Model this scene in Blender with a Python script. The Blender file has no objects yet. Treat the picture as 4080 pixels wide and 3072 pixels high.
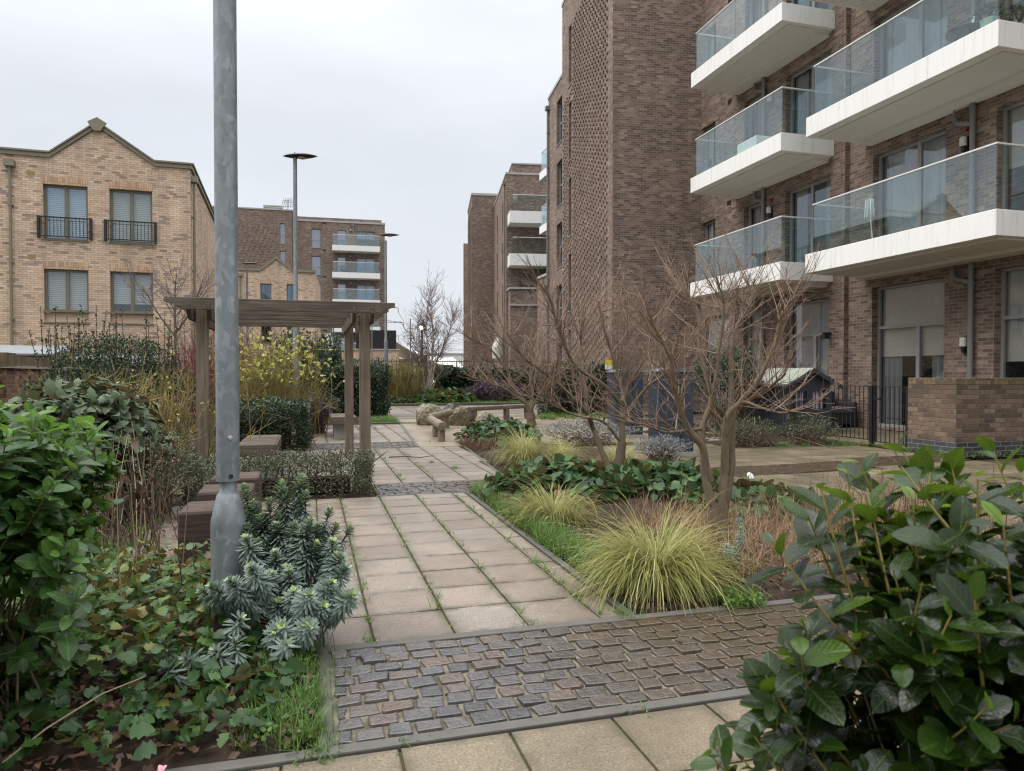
import bpy, math, random
import numpy as np
from mathutils import Vector, Matrix
S = bpy.context.scene
COL = S.collection
R = math.radians
# ------------------------------------------------------------------ camera, sky, sun, exposure
cam = bpy.data.cameras.new('camera'); camo = bpy.data.objects.new('camera', cam); COL.objects.link(camo)
camo.location = (0, 0, 1.30); camo.rotation_euler = (R(90 - 0.94), 0, R(-15.98))
cam.sensor_fit = 'HORIZONTAL'; cam.sensor_width = 36; cam.lens = 24.706; cam.clip_start = 0.05; cam.clip_end = 3000
cam.dof.use_dof = True; cam.dof.focus_distance = 6.0; cam.dof.aperture_fstop = 7.0
S.camera = camo
wd = bpy.data.worlds.new('World'); S.world = wd; wd.use_nodes = True
SUN_EL, SUN_AZ = 52, -75          # behind cloud, up to the left
def world():
    t = wd.node_tree; t.nodes.clear()
    out = t.nodes.new('ShaderNodeOutputWorld'); bg = t.nodes.new('ShaderNodeBackground')
    sky = t.nodes.new('ShaderNodeTexSky'); sky.sky_type = 'NISHITA'; sky.sun_disc = False
    sky.sun_elevation = R(SUN_EL); sky.sun_rotation = R(SUN_AZ); sky.air_density = 1.0; sky.dust_density = 3.0
    # overcast: cloud sheet laid over the blue sky, brighter overhead than near the horizon, soft cloud texture
    tc = t.nodes.new('ShaderNodeTexCoord'); sep = t.nodes.new('ShaderNodeSeparateXYZ'); t.links.new(tc.outputs['Generated'], sep.inputs[0])
    rmp = t.nodes.new('ShaderNodeValToRGB'); t.links.new(sep.outputs['Z'], rmp.inputs[0])
    el = rmp.color_ramp.elements
    el[0].position = 0.0; el[0].color = (7.2, 7.5, 8.0, 1)
    el[1].position = 1.0; el[1].color = (36.0, 36.0, 36.2, 1)
    e = el.new(0.30); e.color = (7.15, 7.5, 8.05, 1)
    e = el.new(0.56); e.color = (9.6, 9.85, 10.5, 1)
    e = el.new(0.75); e.color = (25.0, 25.1, 25.4, 1)
    mp = t.nodes.new('ShaderNodeMapping'); mp.inputs['Scale'].default_value = (1.2, 1.2, 4.0); t.links.new(tc.outputs['Generated'], mp.inputs[0])
    nz = t.nodes.new('ShaderNodeTexNoise'); nz.inputs['Scale'].default_value = 1.6; nz.inputs['Detail'].default_value = 5; t.links.new(mp.outputs[0], nz.inputs[0])
    mr = t.nodes.new('ShaderNodeMapRange'); mr.inputs[1].default_value = .3; mr.inputs[2].default_value = .75; mr.inputs[3].default_value = .89; mr.inputs[4].default_value = 1.07
    t.links.new(nz.outputs[0], mr.inputs[0])
    mu = t.nodes.new('ShaderNodeMix'); mu.data_type = 'RGBA'; mu.blend_type = 'MULTIPLY'; mu.inputs[0].default_value = 1
    t.links.new(rmp.outputs[0], mu.inputs[6]); t.links.new(mr.outputs[0], mu.inputs[7])
    mx = t.nodes.new('ShaderNodeMix'); mx.data_type = 'RGBA'; mx.inputs[0].default_value = 0.93
    t.links.new(sky.outputs[0], mx.inputs[6]); t.links.new(mu.outputs[2], mx.inputs[7])
    t.links.new(mx.outputs[2], bg.inputs[0]); bg.inputs[1].default_value = 0.10
    t.links.new(bg.outputs[0], out.inputs[0])
world()
sl = bpy.data.lights.new('sun', 'SUN'); sl.energy = 1.6; sl.angle = R(40); sl.color = (1.0, 0.96, 0.90)
so = bpy.data.objects.new('sun', sl); COL.objects.link(so)
sd = Vector((math.sin(R(SUN_AZ)) * math.cos(R(SUN_EL)), math.cos(R(SUN_AZ)) * math.cos(R(SUN_EL)), math.sin(R(SUN_EL))))
so.rotation_euler = (-sd).to_track_quat('-Z', 'Y').to_euler(); so.location = (-20, 5, 30)
S.view_settings.view_transform = 'Standard'; S.view_settings.look = 'None'; S.view_settings.gamma = 1.0
S.view_settings.exposure = 0.26
S.render.engine = 'CYCLES'
S.cycles.max_bounces = 6; S.cycles.transparent_max_bounces = 12; S.cycles.diffuse_bounces = 4; S.cycles.glossy_bounces = 3
S.cycles.caustics_reflective = False; S.cycles.caustics_refractive = False
S.cycles.use_denoising = True; S.cycles.pixel_filter_type = 'BLACKMAN_HARRIS'; S.cycles.filter_width = 1.15

# ------------------------------------------------------------------ mesh helpers
SHARP = {'pole', 'lantern', 'lantern_cap', 'drainpipe', 'lamp_head', 'pot', 'bottle', 'pump'}
def parent_to(o, p):
    o.parent = p; o.matrix_parent_inverse = Matrix.LocRotScale(p.location, p.rotation_euler, p.scale).inverted() if p.type == 'EMPTY' and p.parent is None else Matrix()
def tag(o, label=None, cat=None, group=None, kind=None):
    if label: o['label'] = label
    if cat: o['category'] = cat
    if group: o['group'] = group
    if kind: o['kind'] = kind
    return o
def thing(name, label, cat, loc=(0, 0, 0), rz=0, group=None):
    o = bpy.data.objects.new(name, None); COL.objects.link(o); o.location = loc; o.rotation_euler = (0, 0, rz); o.empty_display_size = .2
    return tag(o, label, cat, group)
def finish(me, name, mat, parent, smooth, bevel):
    if mat: me.materials.append(mat)
    if smooth:
        me.polygons.foreach_set('use_smooth', np.ones(len(me.polygons), bool))
        if len(me.vertices) < 20000 and name in SHARP: me.set_sharp_from_angle(angle=R(42))
    o = bpy.data.objects.new(name, me); COL.objects.link(o)
    if parent is not None: parent_to(o, parent)
    if bevel:
        b = o.modifiers.new('bevel', 'BEVEL'); b.width = bevel; b.segments = 2; b.limit_method = 'ANGLE'
    return o
def add_uv(me):
    n = len(me.loops); nv = len(me.vertices)
    co = np.empty(nv * 3, np.float32); me.vertices.foreach_get('co', co); co = co.reshape(-1, 3)
    vi = np.empty(n, np.int32); me.loops.foreach_get('vertex_index', vi)
    pn = np.empty(len(me.polygons) * 3, np.float32); me.polygons.foreach_get('normal', pn); pn = pn.reshape(-1, 3)
    lt = np.empty(len(me.polygons), np.int32); me.polygons.foreach_get('loop_total', lt)
    N = np.repeat(pn, lt, axis=0); P = co[vi]
    flat = np.abs(N[:, 2]) > .7
    h = np.hypot(N[:, 0], N[:, 1]) + 1e-9
    tx, ty = -N[:, 1] / h, N[:, 0] / h
    u = np.where(flat, P[:, 0], P[:, 0] * tx + P[:, 1] * ty); v = np.where(flat, P[:, 1], P[:, 2])
    uv = me.uv_layers.new(name='UVMap'); uv.data.foreach_set('uv', np.stack([u, v], 1).astype(np.float32).ravel())
class MB:
    def __init__(s): s.v = []; s.f = []; s.r = []
    def add(s, V, F, r=0.5):
        b = len(s.v); s.v.extend([tuple(map(float, p)) for p in V]); s.f.extend([tuple(i + b for i in f) for f in F]); s.r.extend([r] * len(F)); return s
    def box(s, x0, x1, y0, y1, z0, z1, r=0.5, M=None):
        V = [(x0, y0, z0), (x1, y0, z0), (x1, y1, z0), (x0, y1, z0), (x0, y0, z1), (x1, y0, z1), (x1, y1, z1), (x0, y1, z1)]
        if M is not None: V = [M(*p) for p in V]
        F = [(0, 3, 2, 1), (4, 5, 6, 7), (0, 1, 5, 4), (1, 2, 6, 5), (2, 3, 7, 6), (3, 0, 4, 7)]
        return s.add(V, F, r)
    def prism(s, poly, d, r=0.5):          # poly: ordered 3-D points, d: extrusion vector
        n = len(poly); P = [Vector(p) for p in poly]; d = Vector(d); V = P + [p + d for p in P]
        F = [tuple(range(n))[::-1], tuple(range(n, 2 * n))] + [(i, (i + 1) % n, n + (i + 1) % n, n + i) for i in range(n)]
        return s.add(V, F, r)
    def tube(s, pts, rad, n=8, r=0.5, caps=True):
        V, F = tube_np(pts, rad, n); b = len(s.v); s.add(V, F, r)
        if caps:
            k = len(pts); s.f += [tuple(b + i for i in range(n))[::-1], tuple(b + (k - 1) * n + i for i in range(n))]; s.r += [r, r]
        return s
    def lathe(s, prof, cx, cy, n=24, r=0.5):
        return s.tube([(cx, cy, z) for _, z in prof], [q for q, _ in prof], n, r)
    def build(s, name, mat, parent=None, smooth=False, bevel=0):
        me = bpy.data.meshes.new(name); me.from_pydata(s.v, [], s.f); me.update()
        a = me.attributes.new('rnd', 'FLOAT', 'FACE'); a.data.foreach_set('value', np.array(s.r, np.float32))
        add_uv(me)
        return finish(me, name, mat, parent, smooth, bevel)
def tube_np(pts, rad, n):
    P = np.array(pts, float); k = len(P); rad = np.broadcast_to(np.array(rad, float), (k,))
    T = np.gradient(P, axis=0); T /= np.linalg.norm(T, axis=1)[:, None] + 1e-12
    ref = np.array([1., 0, 0]) if abs(T[:, 2]).mean() > .7 else np.array([0, 0, 1.])
    A = np.cross(T, ref); A /= np.linalg.norm(A, axis=1)[:, None] + 1e-12
    B = np.cross(T, A); a = np.arange(n) * 2 * math.pi / n
    V = P[:, None] + rad[:, None, None] * (np.cos(a)[None, :, None] * A[:, None] + np.sin(a)[None, :, None] * B[:, None])
    V = V.reshape(-1, 3); i = np.arange(n); j = (i + 1) % n
    F = np.concatenate([np.stack([q * n + i, q * n + n + i, q * n + n + j, q * n + j], 1) for q in range(k - 1)])
    return V, F
class QB:                                   # fast all-quad collector
    def __init__(s): s.V = []; s.F = []; s.Rn = []; s.A = []; s.n = 0
    def add(s, V, F, r, A=None):
        V = np.asarray(V, np.float32).reshape(-1, 3); F = np.asarray(F, np.int32).reshape(-1, 4)
        s.A.append(np.zeros((len(V), 3), np.float32) if A is None else np.asarray(A, np.float32))
        s.V.append(V); s.F.append(F + s.n); s.n += len(V)
        s.Rn.append(np.broadcast_to(np.asarray(r, np.float32), (len(F),)))
    def tube(s, pts, rad, n=4, r=.5):
        V, F = tube_np(pts, rad, n); s.add(V, F, r)
    def build(s, name, mat, parent=None, smooth=True, uv=False):
        V = np.concatenate(s.V); F = np.concatenate(s.F); Rn = np.concatenate(s.Rn)
        me = bpy.data.meshes.new(name); me.vertices.add(len(V)); me.vertices.foreach_set('co', V.ravel())
        me.loops.add(F.size); me.loops.foreach_set('vertex_index', F.ravel())
        me.polygons.add(len(F)); me.polygons.foreach_set('loop_start', np.arange(0, F.size, 4, dtype=np.int32))
        try: me.polygons.foreach_set('loop_total', np.full(len(F), 4, np.int32))
        except Exception: pass
        me.update(calc_edges=True); me.validate()
        a = me.attributes.new('rnd', 'FLOAT', 'FACE'); a.data.foreach_set('value', Rn.astype(np.float32))
        b = me.attributes.new('leafuv', 'FLOAT_VECTOR', 'POINT'); b.data.foreach_set('vector', np.concatenate(s.A).ravel())
        if uv: add_uv(me)
        return finish(me, name, mat, parent, smooth, 0)
def unit(a): return a / (np.linalg.norm(a, axis=-1, keepdims=True) + 1e-12)
OVAL = [(0, .05), (.18, .6), (.45, 1.), (.75, .85), (.93, .42), (1, .04)]
LANCE = [(0, .3), (.5, 1.), (1, .08)]
LOBED = [(0, .3), (.12, .9), (.3, .6), (.42, 1.05), (.6, .62), (.72, .7), (1, .05)]
ROUND = [(0, .5), (.1, .9), (.4, 1.1), (.75, .85), (1, .2)]
def leaves(q, P, D, N, L, W, rows=OVAL, fold=.18, curl=.25, r=None, rng=None, wave=0):
    n = len(P); P = np.asarray(P, float); D = unit(np.asarray(D, float)); N = np.asarray(N, float)
    N = unit(N - D * (N * D).sum(1, keepdims=True)); Sd = np.cross(D, N)
    L = np.broadcast_to(L, (n,)).astype(float); W = np.broadcast_to(W, (n,)).astype(float); curl = np.broadcast_to(curl, (n,))
    V = []
    for t, w in rows:
        c = P + D * (L * t)[:, None] - N * (curl * L * t * t)[:, None]
        up = N * (fold * w * W * .5)[:, None]; sd = Sd * (w * W * .5)[:, None]
        if wave and rng is not None: up = up + N * (rng.normal(0, wave, n) * L)[:, None]
        V += [c - sd + up, c, c + sd + up]
    V = np.stack(V, 1); k = 3 * len(rows); F = []
    for i in range(len(rows) - 1):
        a = i * 3; F += [(a, a + 1, a + 4, a + 3), (a + 1, a + 2, a + 5, a + 4)]
    F = np.array(F); FF = (F[None] + (np.arange(n) * k)[:, None, None]).reshape(-1, 4)
    rr = np.repeat(np.broadcast_to(.5 if r is None else r, (n,)), len(F))
    A = np.array([(t, sg * max(w, .05), 0) for t, w in rows for sg in (-1, 0, 1)], np.float32); q.add(V.reshape(-1, 3), FF, rr, np.tile(A, (n, 1)))
def diamonds(q, P, D, N, L, W, r):
    n = len(P); D = unit(D); N = unit(N - D * (N * D).sum(1, keepdims=True)); Sd = np.cross(D, N)
    L = np.broadcast_to(L, (n,))[:, None]; W = np.broadcast_to(W, (n,))[:, None]
    m = P + D * L * .45
    V = np.stack([P, m - Sd * W * .5 + N * W * .12, P + D * L, m + Sd * W * .5 + N * W * .12], 1)
    q.add(V.reshape(-1, 3), np.arange(n * 4).reshape(-1, 4), np.broadcast_to(r, (n,)))
def blades(q, P, az, lean, L, w, droop, seg=5, r=.5, rng=None):
    n = len(P); c = np.array(P, float); az = np.broadcast_to(az, (n,)); lean = np.broadcast_to(lean, (n,)); L = np.broadcast_to(L, (n,)); droop = np.broadcast_to(droop, (n,))
    w = np.broadcast_to(w, (n,)); dx, dy = np.cos(az), np.sin(az); sd = np.stack([-dy, dx, np.zeros(n)], 1)
    V = []
    for k in range(seg + 1):
        f = k / seg; ww = (w * (1 - f ** 2 * .92) * .5)[:, None]
        V += [c - sd * ww, c + sd * ww]
        th = lean + droop * f ** 1.2; s = L / seg
        c = c + np.stack([dx * np.sin(th), dy * np.sin(th), np.cos(th)], 1) * s[:, None]
    V = np.stack(V, 1); k = 2 * (seg + 1)
    F = np.array([(2 * i, 2 * i + 1, 2 * i + 3, 2 * i + 2) for i in range(seg)])
    q.add(V.reshape(-1, 3), (F[None] + (np.arange(n) * k)[:, None, None]).reshape(-1, 4), np.repeat(np.broadcast_to(r, (n,)), seg))
def sphere_dirs(rng, n): return unit(rng.normal(size=(n, 3)))

# ------------------------------------------------------------------ material helpers
MATS = {}
class NT:
    def __init__(s, name):
        s.m = bpy.data.materials.new(name); s.m.use_nodes = True; s.t = s.m.node_tree; s.t.nodes.clear()
        s.out = s.n('OutputMaterial'); s.p = s.n('BsdfPrincipled'); s.l(s.p.outputs[0], s.out.inputs[0])
    def n(s, k, **kw):
        x = s.t.nodes.new('ShaderNode' + k)
        for a, b in kw.items(): setattr(x, a, b)
        return x
    def l(s, a, b): s.t.links.new(a, b)
    def val(s, i, v):
        if hasattr(v, 'is_output') or isinstance(v, bpy.types.NodeSocket): s.l(v, i)
        else: i.default_value = v
    def math(s, op, a, b=0.0, c=None, clamp=False):
        x = s.n('Math', operation=op, use_clamp=clamp); s.val(x.inputs[0], a); s.val(x.inputs[1], b)
        if c is not None: s.val(x.inputs[2], c)
        return x.outputs[0]
    def ramp(s, f, stops, const=False):
        x = s.n('ValToRGB'); e = x.color_ramp.elements
        if const: x.color_ramp.interpolation = 'CONSTANT'
        while len(e) > 1: e.remove(e[0])
        e[0].position = stops[0][0]; e[0].color = (*stops[0][1], 1)
        for p, c in stops[1:]: e.new(p).color = (*c, 1)
        s.l(f, x.inputs[0]); return x.outputs[0]
    def mix(s, f, a, b, blend='MIX'):
        x = s.n('Mix', data_type='RGBA', blend_type=blend); s.val(x.inputs[0], f)
        for i, v in ((6, a), (7, b)):
            if isinstance(v, tuple): x.inputs[i].default_value = (*v, 1)
            else: s.l(v, x.inputs[i])
        return x.outputs[2]
    def noise(s, vec, scale, detail=4, rough=.55, out=0):
        x = s.n('TexNoise'); x.inputs['Scale'].default_value = scale; x.inputs['Detail'].default_value = detail; x.inputs['Roughness'].default_value = rough
        if vec is not None: s.l(vec, x.inputs['Vector'])
        return x.outputs[out]
    def maprange(s, v, a, b, c, d):
        x = s.n('MapRange'); s.l(v, x.inputs[0]); x.inputs[1].default_value = a; x.inputs[2].default_value = b; x.inputs[3].default_value = c; x.inputs[4].default_value = d
        return x.outputs[0]
    def obj(s, scale=(1, 1, 1)):
        g = s.n('NewGeometry'); mp = s.n('Mapping'); mp.inputs['Scale'].default_value = scale; s.l(g.outputs['Position'], mp.inputs[0]); return mp.outputs[0]
    def uv(s): return s.n('UVMap', uv_map='UVMap').outputs[0]
    def attr(s, name='rnd'): return s.n('Attribute', attribute_name=name).outputs['Fac']
    def bump(s, h, strength=.4, dist=.005):
        x = s.n('Bump'); x.inputs['Strength'].default_value = strength; x.inputs['Distance'].default_value = dist; s.l(h, x.inputs['Height']); s.l(x.outputs[0], s.p.inputs['Normal'])
    def base(s, c, rough=.7, spec=.5, metal=0):
        s.val(s.p.inputs['Base Color'], (*c, 1) if isinstance(c, tuple) else c)
        s.val(s.p.inputs['Roughness'], rough); s.p.inputs['Specular IOR Level'].default_value = spec; s.p.inputs['Metallic'].default_value = metal
        return s.m
def sc(c, k): return tuple(min(1, x * k) for x in c)
def plain(name, c, rough=.6, spec=.5, metal=0, vary=.12, scale=6, bump=0):
    t = NT(name); v = t.obj(); nz = t.noise(v, scale, 5)
    col = t.mix(nz, sc(c, 1 - vary), sc(c, 1 + vary))
    if bump: t.bump(t.noise(v, scale * 12, 4), bump, .003)
    return t.base(col, rough, spec, metal)
def brick(name, stops, mortar, w=.225, h=.075, mort=.011, bond=.5, smudge=(0.35, 40, .5), large=.18, bump=.5, rough=.85, moss=None):
    t = NT(name); uv = t.uv(); sp = t.n('SeparateXYZ'); t.l(uv, sp.inputs[0]); u, v = sp.outputs[0], sp.outputs[1]
    vr = t.math('DIVIDE', v, h); row = t.math('FLOOR', vr); fy = t.math('SUBTRACT', vr, row)
    off = t.math('MULTIPLY', t.math('MODULO', t.math('ABSOLUTE', row), 2.0), bond)
    ux = t.math('ADD', t.math('DIVIDE', u, w), off); colm = t.math('FLOOR', ux); fx = t.math('SUBTRACT', ux, colm)
    ax = t.math('MULTIPLY', t.math('MINIMUM', fx, t.math('SUBTRACT', 1.0, fx)), w)
    ay = t.math('MULTIPLY', t.math('MINIMUM', fy, t.math('SUBTRACT', 1.0, fy)), h)
    d = t.math('ADD', t.math('MINIMUM', ax, ay), t.math('MULTIPLY', t.math('SUBTRACT', t.noise(uv, 90, 2), .5), .006))
    mask = t.maprange(d, mort * .32, mort * .72, 0, 1)
    cv = t.n('CombineXYZ'); t.l(colm, cv.inputs[0]); t.l(row, cv.inputs[1])
    wn = t.n('TexWhiteNoise', noise_dimensions='2D'); t.l(cv.outputs[0], wn.inputs['Vector'])
    col = t.ramp(wn.outputs['Value'], stops)
    # kiln-marks inside each brick
    ad = t.n('VectorMath', operation='MULTIPLY_ADD'); t.l(wn.outputs['Color'], ad.inputs[0]); ad.inputs[1].default_value = (7, 7, 7); t.l(uv, ad.inputs[2])
    sm = t.noise(ad.outputs[0], smudge[1], 3); smf = t.maprange(sm, smudge[2], smudge[2] + .22, 0, smudge[0])
    col = t.mix(smf, col, (.028, .022, .020))
    fine = t.noise(uv, 160, 3); col = t.mix(.5, col, t.mix(fine, (.55, .55, .55), (1.35, 1.35, 1.35)), 'MULTIPLY')
    big = t.noise(uv, .45, 4); bf = t.maprange(big, .3, .7, 1 - large, 1 + large)
    bc = t.n('CombineColor'); [t.l(bf, bc.inputs[i]) for i in range(3)]
    col = t.mix(1.0, col, bc.outputs[0], 'MULTIPLY')
    sv = t.n('Mapping'); sv.inputs['Scale'].default_value = (1.6, .09, 1); t.l(uv, sv.inputs[0]); stn = t.noise(sv.outputs[0], 1.0, 5, .65); col = t.mix(t.maprange(stn, .46, .66, 0, .42), col, sc(stops[1][1], .8))
    col = t.mix(mask, mortar, col)
    if moss:
        f = t.maprange(t.math('ADD', v, t.math('MULTIPLY', t.noise(uv, 6, 5), .5)), moss[0], moss[1], 0, moss[2]); col = t.mix(f, col, (.035, .04, .015))
    t.bump(t.math('ADD', mask, t.math('MULTIPLY', fine, .25)), bump, .006)
    return t.base(col, rough, .3)
def wood(name, c1, c2, axis, rough=.75, fine=1.0):
    t = NT(name); scl = [48 * fine] * 3; scl[axis] = 1.4
    v = t.obj(tuple(scl)); g = t.noise(v, 1.0, 6, .65); big = t.noise(t.obj(), 2.5, 3)
    col = t.ramp(g, [(.28, sc(c1, .55)), (.45, c1), (.62, c2), (.78, sc(c2, 1.25))])
    col = t.mix(t.maprange(big, .35, .7, 0, .55), col, sc(c1, .55)); t.bump(g, .35, .004)
    return t.base(col, rough, .3)
def leafmat(name, stops, rough=.42, transl=.25, spec=.5, speck=.25, veins=False):
    t = NT(name); r = t.attr(); col = t.ramp(r, stops)
    nz = t.noise(t.obj(), 35, 3); col = t.mix(t.maprange(nz, .35, .7, 0, speck), col, sc(stops[0][1], .6))
    if veins:
        la = t.n('Attribute', attribute_name='leafuv'); sp = t.n('SeparateXYZ'); t.l(la.outputs['Vector'], sp.inputs[0]); sa = t.math('ABSOLUTE', sp.outputs[1])
        mid = t.maprange(sa, .03, .10, .8, 0); sv = t.math('SINE', t.math('MULTIPLY', t.math('SUBTRACT', sp.outputs[0], t.math('MULTIPLY', sa, .28)), 46)); svm = t.maprange(sv, .82, 1, 0, .30)
        col = t.mix(t.math('MAXIMUM', mid, svm), col, sc(stops[2][1], 1.35))
        bl = t.noise(t.obj(), 60, 4, .6); col = t.mix(t.maprange(bl, .70, .76, 0, .8), col, (.07, .045, .02))
        dr = t.noise(t.obj(), 240, 2, .5); rough = t.maprange(dr, .45, .65, rough, rough + .22)
        t.bump(t.math('ADD', t.math('MULTIPLY', t.math('MAXIMUM', mid, svm), -.6), t.math('MULTIPLY', t.noise(t.obj(), 45, 3), .8)), .5, .0022)
    t.base(col, rough, spec)
    if transl:
        tr = t.n('BsdfTranslucent'); t.l(t.mix(.5, col, tuple(min(1, x * 1.6) for x in stops[-1][1])), tr.inputs[0])
        mx = t.n('MixShader'); mx.inputs[0].default_value = transl; t.l(t.p.outputs[0], mx.inputs[1]); t.l(tr.outputs[0], mx.inputs[2]); t.l(mx.outputs[0], t.out.inputs[0])
    return t.m
def glassmat(name, tint, refl=1.0, ior=1.5, gl=(1, 1, 1), rough=0.0, spread=0):
    t = NT(name); t.t.nodes.remove(t.p)
    tr = t.n('BsdfTransparent'); tr.inputs[0].default_value = (*tint, 1); g = t.n('BsdfGlossy'); g.inputs['Roughness'].default_value = rough; g.inputs[0].default_value = (*gl, 1)
    lw = t.n('LayerWeight'); lw.inputs[0].default_value = .5; f0 = ((ior - 1) / (ior + 1)) ** 2 * refl
    f = t.math('ADD', t.math('MULTIPLY', t.math('POWER', lw.outputs['Facing'], 4.0), 1 - f0), f0, clamp=True)
    mx = t.n('MixShader'); t.l(f, mx.inputs[0]); t.l(tr.outputs[0], mx.inputs[1]); t.l(g.outputs[0], mx.inputs[2]); t.l(mx.outputs[0], t.out.inputs[0])
    return t.m

M = {}
M['brick_dark'] = brick('dark_brick', [(0, (.115, .083, .069)), (.2, (.148, .105, .084)), (.45, (.195, .136, .105)), (.7, (.24, .168, .129)), (.88, (.285, .204, .156)), (1, (.325, .25, .195))], (.27, .225, .19), smudge=(.6, 22, .52), large=.2)
M['brick_garden'] = brick('garden_brick', [(0, (.095, .070, .055)), (.3, (.145, .098, .072)), (.6, (.19, .128, .09)), (.85, (.225, .155, .108)), (1, (.24, .18, .13))], (.12, .10, .08), smudge=(.8, 22, .53), moss=(1.0, 1.7, .6))
M['brick_eng'] = brick('engineering_brick', [(0, (.035, .038, .045)), (1, (.075, .078, .085))], (.20, .19, .17), smudge=(.3, 22, .5))
M['brick_coping'] = brick('coping_brick', [(0, (.085, .065, .045)), (.5, (.16, .115, .07)), (1, (.22, .16, .09))], (.09, .08, .05), w=.075, h=.6, bond=0, smudge=(.6, 22, .5))
M['brick_tan'] = brick('tan_brick', [(0, (.27, .22, .19)), (.05, (.36, .28, .23)), (.12, (.54, .40, .29)), (.5, (.66, .50, .355)), (.75, (.68, .505, .37)), (.9, (.73, .58, .45)), (1, (.62, .43, .34))], (.30, .22, .14), smudge=(.28, 16, .56), large=.13)
M['brick_tan_soldier'] = brick('tan_soldier_brick', [(0, (.42, .29, .20)), (.3, (.55, .36, .24)), (.7, (.66, .45, .30)), (1, (.40, .29, .22))], (.30, .22, .14), w=.075, h=.26, bond=0, smudge=(.3, 16, .56))
M['brick_panel'] = brick('painted_brick', [(0, (.60, .44, .31)), (1, (.66, .49, .35))], (.58, .43, .30), smudge=(0.05, 16, .6), large=.05, bump=.25)
M['brick_wall_left'] = brick('weathered_brick', [(0, (.10, .06, .045)), (.4, (.22, .12, .08)), (.8, (.32, .19, .12)), (1, (.4, .28, .19))], (.2, .17, .13), smudge=(.7, 18, .5))
M['white'] = None
def fascia():
    t = NT('white_cladding'); st = t.noise(t.obj((13, 13, .55)), 1.0, 5, .75); f = t.maprange(st, .52, .74, 0, .7)
    col = t.mix(f, (.80, .80, .78), (.50, .49, .40)); big = t.noise(t.obj(), 1.1, 3); col = t.mix(t.maprange(big, .4, .75, 0, .25), col, (.70, .69, .64))
    return t.base(col, .45, .4)
M['white'] = fascia()
M['coping'] = plain('grey_metal_coping', (.36, .355, .34), .5)
M['olive'] = plain('olive_painted_trim', (.205, .19, .13), .5, vary=.08)
M['frame_grey'] = plain('grey_window_frame', (.26, .26, .255), .45, vary=.06)
M['frame_olive'] = plain('olive_window_frame', (.17, .155, .105), .45, vary=.06)
M['pipe'] = plain('grey_pipe', (.17, .17, .165), .45, vary=.08)
M['black'] = plain('black_metal', (.012, .012, .014), .45, vary=.2)
M['iron'] = plain('dark_iron', (.03, .028, .028), .55, vary=.2)
M['navy'] = plain('navy_painted_metal', (.024, .034, .050), .5, vary=.18, scale=3)
M['lid'] = plain('grey_lid', (.12, .14, .16), .45)
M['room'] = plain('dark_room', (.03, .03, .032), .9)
M['curtain'] = plain('pale_curtain', (.42, .42, .43), .9, vary=.15, scale=9)
M['blind'] = plain('cream_blind', (.55, .53, .47), .9, vary=.08)
def slatblind():
    t = NT('slatted_blind'); sp = t.n('SeparateXYZ'); t.l(t.obj(), sp.inputs[0]); w = t.math('SINE', t.math('MULTIPLY', sp.outputs[2], 2 * math.pi / .065))
    col = t.mix(t.maprange(w, -1, 1, 0, 1), (.40, .44, .40), (.68, .72, .66)); t.bump(w, .5, .01); return t.base(col, .6)
M['slat'] = slatblind()
M['pane'] = glassmat('window_glass', (.78, .80, .80), 3.2, 1.5, (.85, .92, 1.0))
M['pane_blue'] = glassmat('blue_window_glass', (.80, .86, .90), 5.0, 1.5, (.62, .78, 1.0))
M['pane_far'] = glassmat('pale_window_glass', (.6, .62, .66), 8.0, 1.5, (.80, .82, .95))
M['glass'] = glassmat('balcony_glass', (.86, .92, .915), 1.9, 1.5, (.9, .97, 1.0))
M['rail_pale'] = plain('pale_handrail', (.62, .60, .58), .4)
def galv():
    t = NT('galvanised_steel'); v = t.obj((1, 1, .6)); vo = t.n('TexVoronoi'); vo.inputs['Scale'].default_value = 34; 
    ad = t.n('VectorMath', operation='MULTIPLY_ADD'); t.l(t.noise(v, 9, 4, out=1), ad.inputs[0]); ad.inputs[1].default_value = (.12, .12, .12); t.l(v, ad.inputs[2]); t.l(ad.outputs[0], vo.inputs['Vector'])
    sp = t.n('SeparateColor'); t.l(vo.outputs['Color'], sp.inputs[0]); n2 = t.noise(v, 5, 5)
    f = t.math('ADD', t.math('MULTIPLY', sp.outputs[0], .45), t.math('MULTIPLY', n2, .75))
    col = t.ramp(f, [(.3, (.165, .182, .195)), (.55, (.205, .226, .24)), (.75, (.245, .268, .282)), (.95, (.34, .365, .378))])
    return t.base(col, t.maprange(f, .3, .9, .5, .36), .5, .35)
M['galv'] = galv()
M['wood_x'] = wood('weathered_timber', (.10, .080, .060), (.19, .155, .12), 0)
M['wood_y'] = wood('weathered_timber_beam', (.085, .068, .050), (.165, .135, .10), 1)
M['wood_z'] = wood('weathered_timber_post', (.155, .118, .082), (.225, .175, .128), 2)
M['stool'] = wood('dark_timber', (.055, .036, .030), (.115, .078, .062), 0)
M['log'] = wood('grey_log_timber', (.17, .135, .10), (.30, .25, .19), 1)
def kerbmat():
    t = NT('mossy_concrete_edging'); v = t.obj(); n = t.noise(v, 14, 6, .7); m = t.noise(v, 4.5, 5, .7)
    col = t.ramp(n, [(.3, (.095, .090, .076)), (.7, (.165, .157, .138))]); col = t.mix(t.maprange(m, .5, .66, 0, .8), col, (.055, .062, .020)); t.bump(n, .6, .006); return t.base(col, .75, .4)
M['kerb'] = kerbmat()
M['concrete'] = plain('concrete', (.30, .29, .26), .85, bump=.3, scale=9)
M['kerb'] = plain('concrete_edging', (.085, .082, .070), .6, vary=.35, scale=11, bump=.3)
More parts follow.
